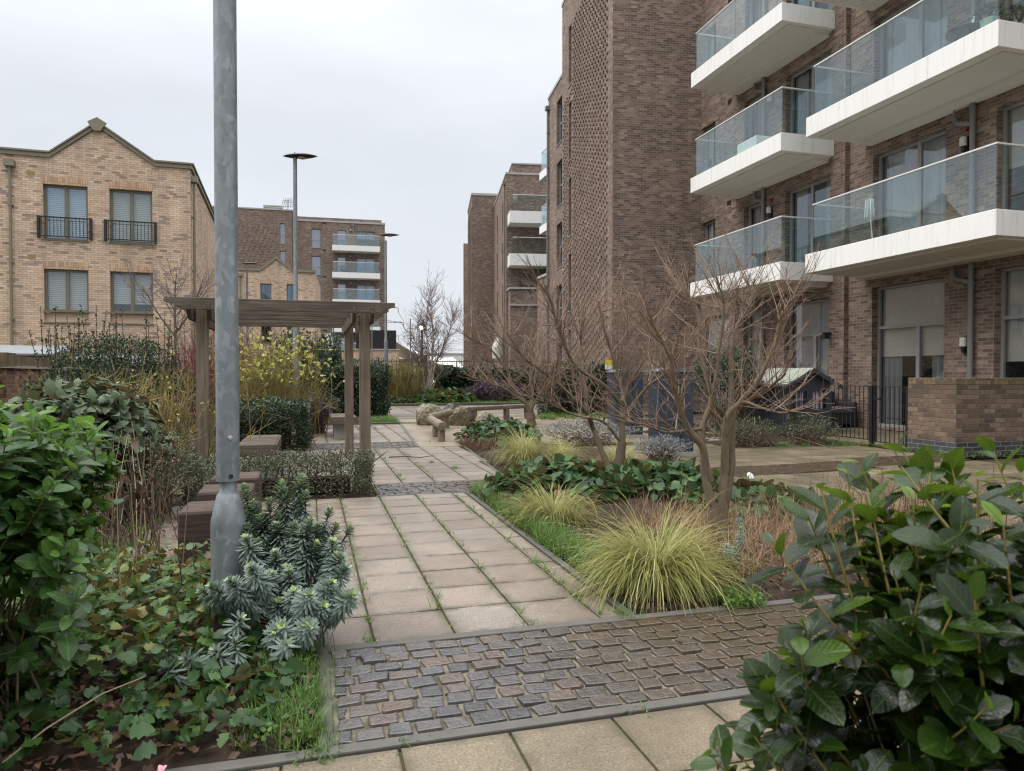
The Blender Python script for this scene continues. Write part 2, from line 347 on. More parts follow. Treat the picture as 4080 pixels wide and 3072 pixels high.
def slab(name, stops, speck=.5, wet=0):
    t = NT(name); v = t.obj(); r = t.attr(); col = t.ramp(r, stops)
    big = t.noise(v, 1.6, 5, .6); col = t.mix(t.maprange(big, .36, .66, 0, .75), col, sc(stops[0][1], .70))
    s1 = t.noise(v, 105, 4, .8); col = t.mix(speck, col, t.ramp(s1, [(.30, (.30, .28, .26)), (.44, (.8, .79, .78)), (.54, (1.05, 1.04, 1.0)), (.66, (1.75, 1.7, 1.6))]), 'MULTIPLY')
    md = t.noise(v, 22, 4); col = t.mix(.4, col, t.ramp(md, [(.3, (.75, .73, .70)), (.7, (1.2, 1.2, 1.2))]), 'MULTIPLY')
    ed = t.attr('edge'); ef = t.math('MULTIPLY', ed, t.maprange(t.noise(v, 7, 5), .38, .62, .1, .85)); col = t.mix(ef, col, (.060, .052, .026))
    wet = t.noise(v, .9, 4); col = t.mix(t.maprange(wet, .48, .62, 0, .35), col, sc(stops[0][1], .5))
    t.bump(s1, .25, .002)
    return t.base(col, t.maprange(big, .3, .7, .62, .34), .5)
M['slab'] = slab('exposed_aggregate_slab', [(0, (.185, .148, .118)), (.4, (.235, .195, .160)), (.7, (.25, .215, .180)), (1, (.25, .228, .20))], .95)
M['slab_near'] = slab('sandy_aggregate_slab', [(0, (.165, .135, .092)), (1, (.20, .168, .118))], 1.0)
M['slab_patio'] = slab('mossy_patio_slab', [(0, (.135, .108, .066)), (1, (.20, .165, .105))], .6)
M['sand'] = slab('buff_resin_gravel', [(0, (.25, .20, .14)), (1, (.27, .22, .155))], .7)
def joints(name, a, b):
    t = NT(name); v = t.obj(); col = t.mix(t.maprange(t.noise(v, 9, 5), .4, .62, 0, 1), a, b); return t.base(col, .95, .2)
M['joint'] = joints('mossy_joint_soil', (.075, .06, .036), (.06, .078, .022))
M['sandjoint'] = joints('sandy_cobble_bedding', (.17, .150, .115), (.070, .066, .045))
def cobble(name, stops):
    t = NT(name); v = t.obj(); col = t.ramp(t.attr(), stops); n1 = t.noise(v, 22, 4, .6); n2 = t.noise(v, 75, 3, .6)
    col = t.mix(.8, col, t.ramp(n1, [(.3, (.72, .70, .68)), (.7, (1.22, 1.22, 1.22))]), 'MULTIPLY')
    moss = t.noise(v, 1.4, 5); sp = t.n('SeparateXYZ'); t.l(v, sp.inputs[0]); f = t.maprange(t.math('ADD', t.math('MULTIPLY', sp.outputs[0], .5), moss), .9, 1.4, 0, .8)
    col = t.mix(f, col, (.060, .040, .020))
    t.bump(t.math('ADD', t.math('MULTIPLY', n1, 1.0), t.math('MULTIPLY', n2, .55)), 1.0, .0065)
    return t.base(col, t.maprange(n1, .3, .75, .14, .36), .6)
M['cobble'] = cobble('wet_granite_cobble', [(0, (.055, .054, .055)), (.45, (.080, .077, .076)), (.7, (.088, .080, .076)), (.88, (.098, .077, .067)), (1, (.112, .078, .060))])
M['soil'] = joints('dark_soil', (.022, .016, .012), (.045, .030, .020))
M['ground'] = joints('rough_ground', (.06, .055, .03), (.10, .085, .055))
M['asphalt'] = joints('asphalt_road', (.05, .05, .05), (.06, .06, .06))
def rock(name, c1, c2, lich, patch=None):
    t = NT(name); v = t.obj(); n = t.noise(v, 5, 8, .65); col = t.ramp(n, [(.3, c1), (.65, c2)])
    l = t.noise(v, 9, 8, .75); col = t.mix(t.maprange(l, .52, .62, 0, .85), col, lich); k = t.noise(v, 30, 5, .7); col = t.mix(.7, col, t.ramp(k, [(.35, (.5, .5, .5)), (.6, (1.25, 1.25, 1.25))]), 'MULTIPLY')
    if patch: col = t.mix(t.maprange(t.noise(v, 2.4, 3), .56, .62, 0, .85), col, patch)
    t.bump(n, .8, .03); return t.base(col, .85, .3)
M['rock_lichen'] = rock('lichen_boulder', (.10, .085, .055), (.24, .215, .15), (.42, .41, .30))
M['rock_dark'] = rock('dark_boulder', (.06, .055, .052), (.15, .135, .12), (.25, .23, .2))
M['rock_red'] = rock('rusty_boulder', (.09, .075, .05), (.19, .16, .11), (.28, .26, .2), (.15, .075, .045))
# foliage
M['gris'] = leafmat('glossy_green_leaf', [(0, (.011, .030, .008)), (.45, (.032, .084, .020)), (.75, (.080, .18, .034)), (1, (.20, .34, .05))], .26, .32, .42, .25, True)
M['gris_dark'] = leafmat('dark_glossy_leaf', [(0, (.004, .009, .002)), (.5, (.009, .022, .004)), (.8, (.026, .058, .008)), (1, (.15, .25, .02))], .16, .28, .40, .25, True)
M['hedge'] = leafmat('dark_hedge_leaf', [(0, (.006, .016, .008)), (.5, (.017, .042, .017)), (.85, (.040, .085, .028)), (1, (.09, .15, .045))], .36, .15)
M['ivy'] = leafmat('ivy_leaf', [(0, (.014, .038, .012)), (.5, (.036, .095, .024)), (.78, (.085, .175, .036)), (.93, (.24, .27, .05)), (1, (.20, .12, .05))], .38, .28, .35)
M['bergenia'] = leafmat('broad_green_leaf', [(0, (.012, .034, .012)), (.5, (.030, .085, .024)), (.85, (.085, .17, .045)), (1, (.18, .10, .05))], .42, .22, .3)
M['lonicera'] = leafmat('small_grey_green_leaf', [(0, (.022, .028, .014)), (.5, (.055, .068, .030)), (1, (.15, .17, .08))], .45, .15)
M['euph'] = leafmat('blue_green_leaf', [(0, (.125, .175, .150)), (.5, (.165, .220, .192)), (.85, (.22, .285, .24)), (.93, (.32, .43, .18)), (1, (.42, .52, .18))], .5, .15, .4, 0.1)
M['sedge'] = leafmat('yellow_green_blade', [(0, (.075, .095, .022)), (.4, (.23, .25, .06)), (.75, (.42, .41, .13)), (1, (.60, .56, .30))], .5, .32, .4)
M['grass'] = leafmat('grass_blade', [(0, (.034, .082, .014)), (.6, (.080, .175, .028)), (1, (.18, .27, .05))], .5, .3)
M['dry'] = leafmat('dry_straw', [(0, (.14, .075, .04)), (.5, (.27, .17, .095)), (1, (.45, .33, .20))], .8, .2)
M['brownleaf'] = leafmat('brown_leaf_litter', [(0, (.035, .018, .012)), (.6, (.085, .042, .024)), (1, (.17, .09, .05))], .7, .1)
M['rustfern'] = leafmat('rusty_dead_frond', [(0, (.05, .018, .010)), (.6, (.115, .045, .024)), (1, (.20, .09, .05))], .8, .15)
M['yellowtwig'] = leafmat('yellow_twig_bark', [(0, (.12, .095, .025)), (.6, (.24, .20, .05)), (1, (.34, .27, .08))], .6, 0)
M['yellowleaf'] = leafmat('yellow_leaf', [(0, (.18, .20, .03)), (.6, (.38, .38, .06)), (1, (.55, .55, .20))], .5, .35)
M['redtwig'] = leafmat('red_twig_bark', [(0, (.09, .02, .022)), (1, (.20, .055, .055))], .6, 0)
M['bark'] = leafmat('brown_bark', [(0, (.060, .046, .030)), (.5, (.135, .100, .062)), (1, (.22, .165, .10))], .8, 0)
M['twig'] = leafmat('reddish_twig_bark', [(0, (.085, .062, .040)), (.45, (.185, .125, .085)), (.8, (.29, .175, .120)), (1, (.42, .31, .22))], .7, 0)
M['birch'] = leafmat('pale_birch_bark', [(0, (.34, .28, .25)), (1, (.74, .67, .61))], .7, 0)
M['birchtwig'] = leafmat('fine_birch_twig', [(0, (.12, .095, .085)), (1, (.25, .20, .18))], .8, 0)
M['purple'] = leafmat('purple_leaf', [(0, (.035, .020, .030)), (1, (.13, .085, .12))], .6, .1)
M['grey'] = leafmat('silver_grey_leaf', [(0, (.12, .13, .125)), (1, (.34, .36, .35))], .7, .1)
M['bronze'] = leafmat('bronze_green_leaf', [(0, (.035, .045, .022)), (.3, (.055, .095, .038)), (.75, (.10, .155, .070)), (.92, (.18, .20, .07)), (1, (.11, .05, .035))], .5, .25, .4)
M['stalk'] = leafmat('dead_stalk', [(0, (.05, .032, .022)), (.6, (.15, .10, .065)), (1, (.42, .33, .22))], .8, 0)
# ================================================================== GROUND AND PAVING (structure)
def struct(o): o['kind'] = 'structure'; return o
rg = np.random.default_rng(11)
gb = MB()
gx = [-400, -60, -20, -8, -5, -1.9, 1.7, 2.75, 4.9, 9.7, 13, 25, 60, 400]
gb.add([(-900, -60, -.06), (900, -60, -.06), (900, 1500, -.06), (-900, 1500, -.06)], [(0, 1, 2, 3)])
struct(gb.build('ground', M['ground']))
def slabfield(name, mat, xs, y0, y1, pitch, z=0.0, inside=None, gap=.010, seed=3, joint=True, base=None, jmat='joint'):
    r = np.random.default_rng(seed); mb = MB(); ys = np.arange(y0, y1 - .02, pitch)
    for i in range(len(xs) - 1):
        for y in ys:
            ye = min(y + pitch, y1); xa, xb = xs[i], xs[i + 1]
            if xb - xa < .03 or ye - y < .03: continue
            if inside and not inside((xa + xb) / 2, (y + ye) / 2): continue
            t = r.normal(0, .0012, 4); g = gap / 2 + r.uniform(0, .0015); b = .004
            V = [(xa + g, y + g, z - .04), (xb - g, y + g, z - .04), (xb - g, ye - g, z - .04), (xa + g, ye - g, z - .04)]
            V += [(x, yy, z - .003 + t[k]) for k, (x, yy, _) in enumerate(V[:4])]
            V += [(xa + g + b, y + g + b, z + t[0]), (xb - g - b, y + g + b, z + t[1]), (xb - g - b, ye - g - b, z + t[2]), (xa + g + b, ye - g - b, z + t[3])]
            e = min(.05, (xb - xa) * .2); V += [(xa + g + e, y + g + e, z + t[0]), (xb - g - e, y + g + e, z + t[1]), (xb - g - e, ye - g - e, z + t[2]), (xa + g + e, ye - g - e, z + t[3])]
            q = float(np.clip(r.normal(.5, .26), 0, 1))
            mb.add(V, [(0, 1, 5, 4), (1, 2, 6, 5), (2, 3, 7, 6), (3, 0, 4, 7), (4, 5, 9, 8), (5, 6, 10, 9), (6, 7, 11, 10), (7, 4, 8, 11), (8, 9, 13, 12), (9, 10, 14, 13), (10, 11, 15, 14), (11, 8, 12, 15), (12, 13, 14, 15)], q)
    o = mb.build(name, M[mat]); a = o.data.attributes.new('edge', 'FLOAT', 'POINT'); a.data.foreach_set('value', np.tile(np.array([1] * 12 + [0] * 4, np.float32), len(mb.v) // 16)); return struct(o)
def sheet(name, mat, poly, z, th=.03):
    return struct(MB().prism([(x, y, z - th) for x, y in poly], (0, 0, th)).build(name, M[mat]))
JX = [.29, .69, 1.08, 1.48]
# bedding sheets under the paving
sheet('joint_bedding', 'joint', [(-2.2, .4), (4.6, .4), (4.6, 2.43), (-2.2, 2.43)], -.012)
sheet('joint_bedding', 'joint', [(-1.9, 3.4), (1.66, 3.4), (1.66, 7.56), (-1.9, 7.56)], -.013)
sheet('joint_bedding', 'joint', [(-2.6, 8.36), (2.35, 8.36), (2.62, 13.55), (-2.6, 13.55)], -.014)
sheet('joint_bedding', 'joint', [(-1.5, 13.5), (1.86, 13.5), (2.24, 18.5), (-1.5, 18.5)], -.012)
slabfield('foreground_paving', 'slab_near', [-2.1, -1.7, -1.3, -.9, -.5, -.1, .29, .69, 1.09, 1.49, 1.89, 2.29, 2.69, 3.09, 3.49, 3.89, 4.29], .84, 2.44, .4, seed=1, gap=.009)
slabfield('path_paving', 'slab', [-1.31, -.92, -.52, -.12, .05, *JX, 1.62], 3.44, 7.55, .385, seed=2, inside=lambda x, y: x > .03 or y > 4.85)
slabfield('path_paving', 'slab', [-2.5, -2.1, -1.7, -1.3, -.9, -.5, -.11, .29, .67, 1.05, 1.44, 1.85, 2.26], 8.4, 12.42, .37, seed=4, inside=lambda x, y: (x > .6 or y > 9.0))
slabfield('path_paving', 'slab', [-.5, -.1, .3, .69, 1.08, 1.45, 1.8], 13.56, 18.3, .36, seed=5)
slabfield('path_paving', 'slab', [2.26, 2.40], 8.4, 10.2, .37, seed=14); slabfield('path_paving', 'slab', [2.26, 2.55], 10.2, 12.42, .37, seed=15); slabfield('path_paving', 'slab', [1.8, 2.02], 13.56, 15.7, .36, seed=16); slabfield('path_paving', 'slab', [1.8, 2.2], 15.72, 18.3, .36, seed=17)
slabfield('far_paving', 'slab', [2.2, 3.3, 4.4, 5.5, 6.6, 7.7, 8.8, 9.9, 11], 20.5, 28.4, .72, seed=6, gap=.02)
sheet('joint_bedding', 'joint', [(2.2, 20.45), (11, 20.45), (11, 28.45), (2.2, 28.45)], -.014)
sheet('resin_gravel', 'sand', [(1.84, 12.5), (2.62, 12.5), (9.5, 12.0), (9.5, 20.4), (2.24, 20.4), (2.24, 18.5), (1.9, 13.5)], -.004)
sheet('patio_bedding', 'joint', [(4.75, 3), (9.66, 3), (9.66, 12), (4.75, 12)], -.016)
slabfield('patio_paving', 'slab_patio', [4.8 + .4 * i for i in range(13)][:-1] + [9.6], 3.4, 11.6, .4, seed=7, inside=lambda x, y: not (7.7 + .13 * (x - 5.1) < y < 8.42 + .13 * (x - 5.1)))
slabfield('garden_terrace_paving', 'slab_patio', [9.95 + .42 * i for i in range(7)] + [12.75], 8.9, 15.0, .42, seed=8)
# kerbs and edging
kb = MB()
kb.box(-2.2, 4.6, 2.45, 2.508, -.05, .006); kb.box(.02, 4.6, 3.37, 3.43, -.05, .008); kb.box(.02, .075, 2.508, 3.37, -.05, .004)
kb.box(1.63, 1.68, 3.43, 7.55, -.05, .006); kb.box(.0, .05, 3.43, 4.86, -.05, .006)
kb.box(.68, 2.1, 7.555, 7.60, -.05, .004); kb.box(.68, 2.1, 8.345, 8.39, -.05, .004)
kb.prism([(2.30, 8.4, -.05), (2.35, 8.4, -.05), (2.69, 12.5, -.05), (2.64, 12.5, -.05)], (0, 0, .056))
kb.prism([(1.80, 12.5, -.05), (1.86, 12.5, -.05), (2.28, 18.5, -.05), (2.22, 18.5, -.05)], (0, 0, .062))
kb.box(2.2, 11, 28.45, 28.6, -.05, .10); kb.box(1.3, 2.25, 18.36, 18.46, -.05, .05)
kb.prism([(4.68, 3, -.05), (4.74, 3, -.05), (4.74, 11, -.05), (4.68, 11, -.05)], (0, 0, .055))
struct(kb.build('kerb_edging', M['kerb'], bevel=.006))
def cobbles(name, x0, x1, y0, y1, pitch, ln, seed, gap=.013, skew=0, mat='cobble', cut=None):
    r = np.random.default_rng(seed); mb = MB(); rows = int(round((y1 - y0) / pitch)); pitch = (y1 - y0) / rows
    for j in range(rows):
        x = x0 - (0 if j % 2 else ln * .5) - r.uniform(0, .01)
        while x < x1:
            L = ln * r.uniform(.82, 1.22); xa, xb = max(x, x0), min(x + L, x1); x += L
            if xb - xa < .035: continue
            ya = y0 + j * pitch; yb = ya + pitch; cx, cy = (xa + xb) / 2, (ya + yb) / 2
            if cut and not cut(cx, cy): continue
            hx, hy = (xb - xa - gap * r.uniform(.8, 1.5)) / 2, (yb - ya - gap * r.uniform(.7, 1.3)) / 2
            cy += skew * (cx - x0); h = r.normal(0, .0025); tx, ty = r.normal(0, .016, 2); V = []
            jit = r.normal(0, .0042, (8, 2)); rot = r.normal(0, .03)
            cs = [(-1, -.84), (-.88, -1), (.88, -1), (1, -.84), (1, .84), (.88, 1), (-.88, 1), (-1, .84)]
            for s, z in ((1.0, -.03), (1.0, -.004), (.965, .004), (.86, .0062)):
                for k, (a, b) in enumerate(cs):
                    px, py = a * hx * s + jit[k, 0], b * hy * s + jit[k, 1]; px, py = px - py * rot, py + px * rot
                    V.append((cx + px, cy + py, z + h + tx * px + ty * py))
            F = [(q * 8 + i, q * 8 + (i + 1) % 8, q * 8 + 8 + (i + 1) % 8, q * 8 + 8 + i) for q in range(3) for i in range(8)] + [tuple(24 + i for i in range(8))]
            mb.add(V, F, float(r.uniform(0, 1)))
    return struct(mb.build(name, M[mat]))
cobbles('cobble_strip', .085, 4.6, 2.512, 3.365, .095, .118, 21)
sheet('cobble_bedding', 'sandjoint', [(.06, 2.5), (4.6, 2.5), (4.6, 3.38), (.06, 3.38)], -.006)
cobbles('cobble_strip', .70, 2.2, 7.60, 8.345, .093, .125, 22)
sheet('cobble_bedding', 'sandjoint', [(.69, 7.58), (2.2, 7.58), (2.2, 8.36), (.69, 8.36)], -.007)
cobbles('cobble_strip', -.05, 1.80, 12.45, 13.5, .105, .15, 23)
sheet('cobble_bedding', 'sandjoint', [(-.1, 12.43), (1.82, 12.43), (1.9, 13.54), (-.1, 13.54)], -.007)
cobbles('cobble_strip', 1.3, 4.5, 18.47, 19.0, .13, .2, 24, skew=0)
M['paver'] = cobble('dark_brick_paver', [(0, (.050, .036, .028)), (.5, (.075, .052, .040)), (1, (.10, .070, .052))])
cobbles('brick_paver_band', 4.85, 9.6, 7.68, 8.38, .1, .2, 25, gap=.006, skew=.13, mat='paver')
# planting beds
def bed(name, poly, z, seed, amp=.03, n=26, xl=None):
    r = np.random.default_rng(seed); xs = [p[0] for p in poly]; ys = [p[1] for p in poly]
    mb = MB(); X = np.linspace(min(xs), max(xs), n); Y = np.linspace(min(ys), max(ys), n * 2)
    Z = z + r.normal(0, amp * .35, (n, n * 2)) + amp * np.sin(X[:, None] * 3.1 + seed) * np.cos(Y[None] * 2.3)
    Z[0] = Z[-1] = z - .05; Z[:, 0] = Z[:, -1] = z - .05
    V = [(X[i] if xl is None else xl(Y[j]) + (max(xs) - xl(Y[j])) * i / (n - 1), Y[j], Z[i, j]) for i in range(n) for j in range(n * 2)]
    F = [(i * n * 2 + j, (i + 1) * n * 2 + j, (i + 1) * n * 2 + j + 1, i * n * 2 + j + 1) for i in range(n - 1) for j in range(n * 2 - 1)]
    return struct(mb.add(V, F).build(name, M['soil'], smooth=True))
bed('planting_bed', [(-3.2, 2.51), (.0, 2.51), (.0, 4.85), (-3.2, 4.85)], .0, 1)
bed('planting_bed', [(1.69, 3.43), (4.68, 3.43), (4.68, 7.56), (1.69, 7.56)], -.0, 2)
bed('planting_bed', [(2.2, 7.56), (4.68, 7.56), (4.68, 12.5), (2.2, 12.5)], .0, 12, xl=lambda y: max(2.21, 2.36 + .085 * (y - 8.4)))
bed('planting_bed', [(-8, 4.9), (-1.32, 4.9), (-1.32, 9.0), (-8, 9.0)], .0, 3)
bed('planting_bed', [(-1.4, 7.58), (.66, 7.58), (.66, 8.36), (-1.4, 8.36)], .0, 4, .01)
bed('planting_bed', [(-9, 8.9), (-2.5, 8.9), (-2.5, 22), (-9, 22)], .0, 5)
bed('planting_bed', [(-2.6, 12.6), (-.15, 12.6), (-.15, 22), (-2.6, 22)], .0, 6)
bed('planting_bed', [(-2.6, 18.5), (2.25, 18.5), (2.25, 24), (-2.6, 24)], .01, 7)
bed('planting_bed', [(0, 28.6), (14, 28.6), (14, 36), (0, 36)], .02, 8)
bed('planting_bed', [(7.0, 10.7), (9.6, 10.7), (9.6, 18), (7.0, 18)], .01, 9)
MB()
struct(MB().box(-200, 200, 40, 49, -.05, -.02).build('road', M['asphalt']))

# ================================================================== BUILDINGS
class Fr:
    def __init__(s, ox, oy, az, side):
        a = R(az); s.d = Vector((math.sin(a), math.cos(a), 0)); s.nn = Vector((s.d.y, -s.d.x, 0)) * side; s.o = Vector((ox, oy, 0))
        s.flip = s.d.cross(s.nn).z < 0
    def __call__(s, u, off, z): p = s.o + s.d * u + s.nn * off; return (p.x, p.y, z)
def fbox(mb, fr, u0, u1, o0, o1, z0, z1, r=.5):
    o0, o1 = min(o0, o1), max(o0, o1)
    b = len(mb.f); mb.box(u0, u1, o0, o1, z0, z1, r, M=fr)
    if fr.flip: mb.f[b:] = [f[::-1] for f in mb.f[b:]]
    return mb
def fquad(mb, fr, P, r=.5):
    V = [fr(*p) for p in P]; return mb.add(V, [tuple(range(len(P)))[::-1] if not fr.flip else tuple(range(len(P)))], r)
def wall(parent, fr, u0, u1, z0, z1, ops=(), mat='brick_dark', reveal=.22, name='wall', top=None):
    mb = MB(); us = sorted({u0, u1, *[o[0] for o in ops], *[o[1] for o in ops]}); zs = sorted({z0, z1, *[o[2] for o in ops], *[o[3] for o in ops]})
    us = [u for u in us if u0 <= u <= u1]; zs = [z for z in zs if z0 <= z <= z1]
    for i in range(len(us) - 1):
        for j in range(len(zs) - 1):
            cu, cz = (us[i] + us[i + 1]) / 2, (zs[j] + zs[j + 1]) / 2
            if any(o[0] < cu < o[1] and o[2] < cz < o[3] for o in ops): continue
            fquad(mb, fr, [(us[i], 0, zs[j]), (us[i], 0, zs[j + 1]), (us[i + 1], 0, zs[j + 1]), (us[i + 1], 0, zs[j])])
    for o in ops:
        d = -(o[4] if len(o) > 4 else reveal); a, b, c, e = o[:4]
        for P in ([(a, 0, c), (a, d, c), (a, d, e), (a, 0, e)], [(b, 0, c), (b, 0, e), (b, d, e), (b, d, c)], [(a, 0, e), (a, d, e), (b, d, e), (b, 0, e)], [(a, 0, c), (b, 0, c), (b, d, c), (a, d, c)]):
            mb.add([fr(*p) for p in P], [(0, 1, 2, 3)])
    return mb.build(name, M[mat], parent)
def window(parent, fr, u0, u1, z0, z1, depth=.2, fm='frame_grey', cols=(), trans=(), fill=None, pane='pane', ff=1.0, fw=.06, sill=True, name='window', lower=()):
    mb = MB(); d0, d1 = -depth + .035, -depth - .04
    fbox(mb, fr, u0, u0 + fw, d1, d0, z0, z1); fbox(mb, fr, u1 - fw, u1, d1, d0, z0, z1)
    fbox(mb, fr, u0 + fw, u1 - fw, d1, d0, z1 - fw, z1); fbox(mb, fr, u0 + fw, u1 - fw, d1, d0, z0, z0 + fw)
    for c in cols:
        uc = u0 + (u1 - u0) * c; fbox(mb, fr, uc - fw * .8, uc + fw * .8, d1 + .003, d0 - .004, z0 + fw, (trans[0] if trans else z1 - fw))
    for t in trans: fbox(mb, fr, u0 + fw, u1 - fw, d1 + .003, d0 - .002, t - fw * .6, t + fw * .6)
    if sill: fbox(mb, fr, u0 - .03, u1 + .03, d0, .035, z0 - .035, z0 + .004)
    w = mb.build(name, M[fm], parent)
    p = MB(); fquad(p, fr, [(u0 + .02, -depth, z0 + .02), (u0 + .02, -depth, z1 - .02), (u1 - .02, -depth, z1 - .02), (u1 - .02, -depth, z0 + .02)]); p.build('pane', M[pane], w)
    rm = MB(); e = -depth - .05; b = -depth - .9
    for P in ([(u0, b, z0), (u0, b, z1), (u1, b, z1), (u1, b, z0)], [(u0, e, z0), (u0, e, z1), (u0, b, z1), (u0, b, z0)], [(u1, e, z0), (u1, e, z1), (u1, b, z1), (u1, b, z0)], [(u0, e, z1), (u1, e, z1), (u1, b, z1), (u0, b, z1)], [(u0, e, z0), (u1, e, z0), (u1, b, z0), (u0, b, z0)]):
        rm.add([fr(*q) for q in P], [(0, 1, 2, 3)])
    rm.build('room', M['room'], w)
    if fill in ('curtain', 'drape', 'blind+drape'):
        V = []; n = 40; c = MB(); spans = [(0, 1)] if fill == 'curtain' else [(0, .3), (.72, 1)]
        for a, bb in spans:
            ua, ub = u0 + (u1 - u0) * a, u0 + (u1 - u0) * bb
            for i in range(n):
                x0, x1 = ua + (ub - ua) * i / n, ua + (ub - ua) * (i + 1) / n; s0, s1 = .03 * math.sin(i * 1.9), .03 * math.sin((i + 1) * 1.9)
                c.add([fr(x0, -depth - .15 + s0, z1 - (z1 - z0) * ff), fr(x1, -depth - .15 + s1, z1 - (z1 - z0) * ff), fr(x1, -depth - .15 + s1, z1), fr(x0, -depth - .15 + s0, z1)], [(0, 1, 2, 3)])
        c.build('curtain', M['curtain'], w)
    if fill and fill not in ('curtain', 'drape'):
        c = MB(); bf = .5 if '+' in fill else ff; fbox(c, fr, u0 + .03, u1 - .03, -depth - .10, -depth - .085, z1 - (z1 - z0) * bf, z1 - .02); c.build('blind', M['blind' if 'blind' in fill else fill], w)
    return w
def glazed_balcony(parent, xb, xf, y0, y1, zb, panels=4, soff=True, rail=1.11):
    b = MB().box(xb, xf, y0, y1, zb, zb + .45).build('balcony', M['white'], parent, bevel=.008)
    s = MB(); s.box(xb + .25, xf, y0 + .12, y1 - .12, zb - .035, zb - .002); s.box(xf - .45, xf, y0 + .2, y1 - .2, zb - .11, zb - .036); s.build('soffit', M['soffit'], b)
    zt = zb + .45 + rail; ys = np.linspace(y0 + .05, y1 - .2, panels + 1)
    for i in range(panels): MB().box(xb + .06, xb + .077, ys[i] + .006, ys[i + 1] - .006, zb + .452, zt).build('glass_panel', M['glass'], b)
    for y in (y0 + .05, y1 - .217):
        xm = (xb + .08 + xf) / 2
        MB().box(xb + .08, xm - .005, y, y + .017, zb + .452, zt).build('glass_panel', M['glass'], b); MB().box(xm + .005, xf - .03, y, y + .017, zb + .452, zt).build('glass_panel', M['glass'], b)
    h = MB(); h.box(xb + .045, xb + .092, y0 + .03, y1 - .18, zt, zt + .035); h.box(xb + .092, xf - .02, y0 + .035, y0 + .082, zt, zt + .035); h.box(xb + .092, xf - .02, y1 - .23, y1 - .185, zt, zt + .035)
    h.build('handrail', M['rail_pale'], b, bevel=.006)
    return b
M['soffit'] = plain('shaded_soffit', (.68, .65, .60), .7, vary=.05)  # shade under the white balcony slabs put into the colour
def drainpipe(parent, fr, u, z0, z1, rad=.055, mat='pipe', off=.09, hopper=False, swan=()):
    p = MB(); a = [fr(u, off, z) for z in np.linspace(z0, z1, 8)]; p.tube(a, rad, 10)
    for z in np.arange(z0 + 1.2, z1, 1.9): p.tube([fr(u, off, z), fr(u, off, z + .06)], rad * 1.25, 10); fbox(p, fr, u - rad * 1.7, u + rad * 1.7, 0, off * .6, z + .01, z + .05)
    for z in swan: p.tube([fr(u + .42, off, z), fr(u + .42, off, z - .22), fr(u + .36, off, z - .34), fr(u + .12, off, z - .42), fr(u, off, z - .46)], rad, 10)
    if hopper: fbox(p, fr, u - .15, u + .15, 0, .22, z1 - .05, z1 + .16)
    return p.build('drainpipe', M[mat], parent, smooth=True)
def wall_lamp(parent, fr, u, z, alarm=False):
    m = MB(); fbox(m, fr, u - .05, u + .05, 0, .03, z - .2, z + .16); l = m.build('wall_lamp', M['black'], parent)
    m = MB(); m.tube([fr(u, .10, z - .04), fr(u, .10, z - .02), fr(u, .10, z + .12), fr(u, .10, z + .15)], [.05, .07, .07, .05], 10); m.build('lamp_shade', M['blind'], l)
    m = MB(); m.tube([fr(u, .09, z - .16), fr(u, .10, z - .04)], [.035, .05], 8); m.build('sensor', M['black'], l)
    if alarm: MB().tube([fr(u, 0, z + .34), fr(u, .06, z + .34), fr(u, .09, z + .34)], [.06, .06, .03], 10).build('alarm_bell', M['red'], parent)
M['vent_tan'] = plain('tan_vent', (.30, .22, .10), .6)
M['red'] = plain('red_plastic', (.25, .02, .02), .4)
def vent(parent, fr, u, z, mat='black', w=.10, h=.07):
    m = MB(); fbox(m, fr, u - w, u + w, 0, .012, z - h, z + h); m.build('vent', M[mat], parent)

# ---- right-hand apartment building
RB = thing('apartment_building', 'large dark brick block on the right with glass-fronted balconies and a patterned tower', 'apartment building', (12.9, 12, 0))
FA = Fr(12.9, 0, 0, -1); FB = Fr(12.77, 0, 0, -1); ST = 3.19
oa = []; ob = []
for k in range(4):
    z0 = 4.12 + ST * (k - 1) if k else .06; z1 = 6.50 + ST * (k - 1) if k else 3.36
    oa += [(11.80, 13.80, z0, z1), (8.7, 10.67, z0, z1)]
    ob += [(15.08, 16.86, z0 if k else .9, z1 - .1), (17.81, 18.80, z0, z1 - .1), (20.40, 21.28, z1 - 1.55 if k else .1, z1 - .1)]
    ob_g = None
wall(RB, FA, 4.0, 14.57, 0, 17.2, oa); 
ob = [o for o in ob if not (o[0] == 20.40 and o[2] < 1)] + [(19.56, 21.0, .06, 3.2)]
wall(RB, FB, 14.57, 21.75, 0, 17.2, ob)
MB().add([(12.9, 14.57, 0), (12.9, 14.57, 17.2), (12.77, 14.57, 17.2), (12.77, 14.57, 0)], [(0, 1, 2, 3)]).build('wall_step', M['brick_dark'], RB)
MB().box(12.7, 24, 4, 21.7, 17.2, 17.4).build('coping', M['coping'], RB)
MB().box(13.9, 24, 4.02, 40, 0, 17.1).build('building_core', M['room'], RB)
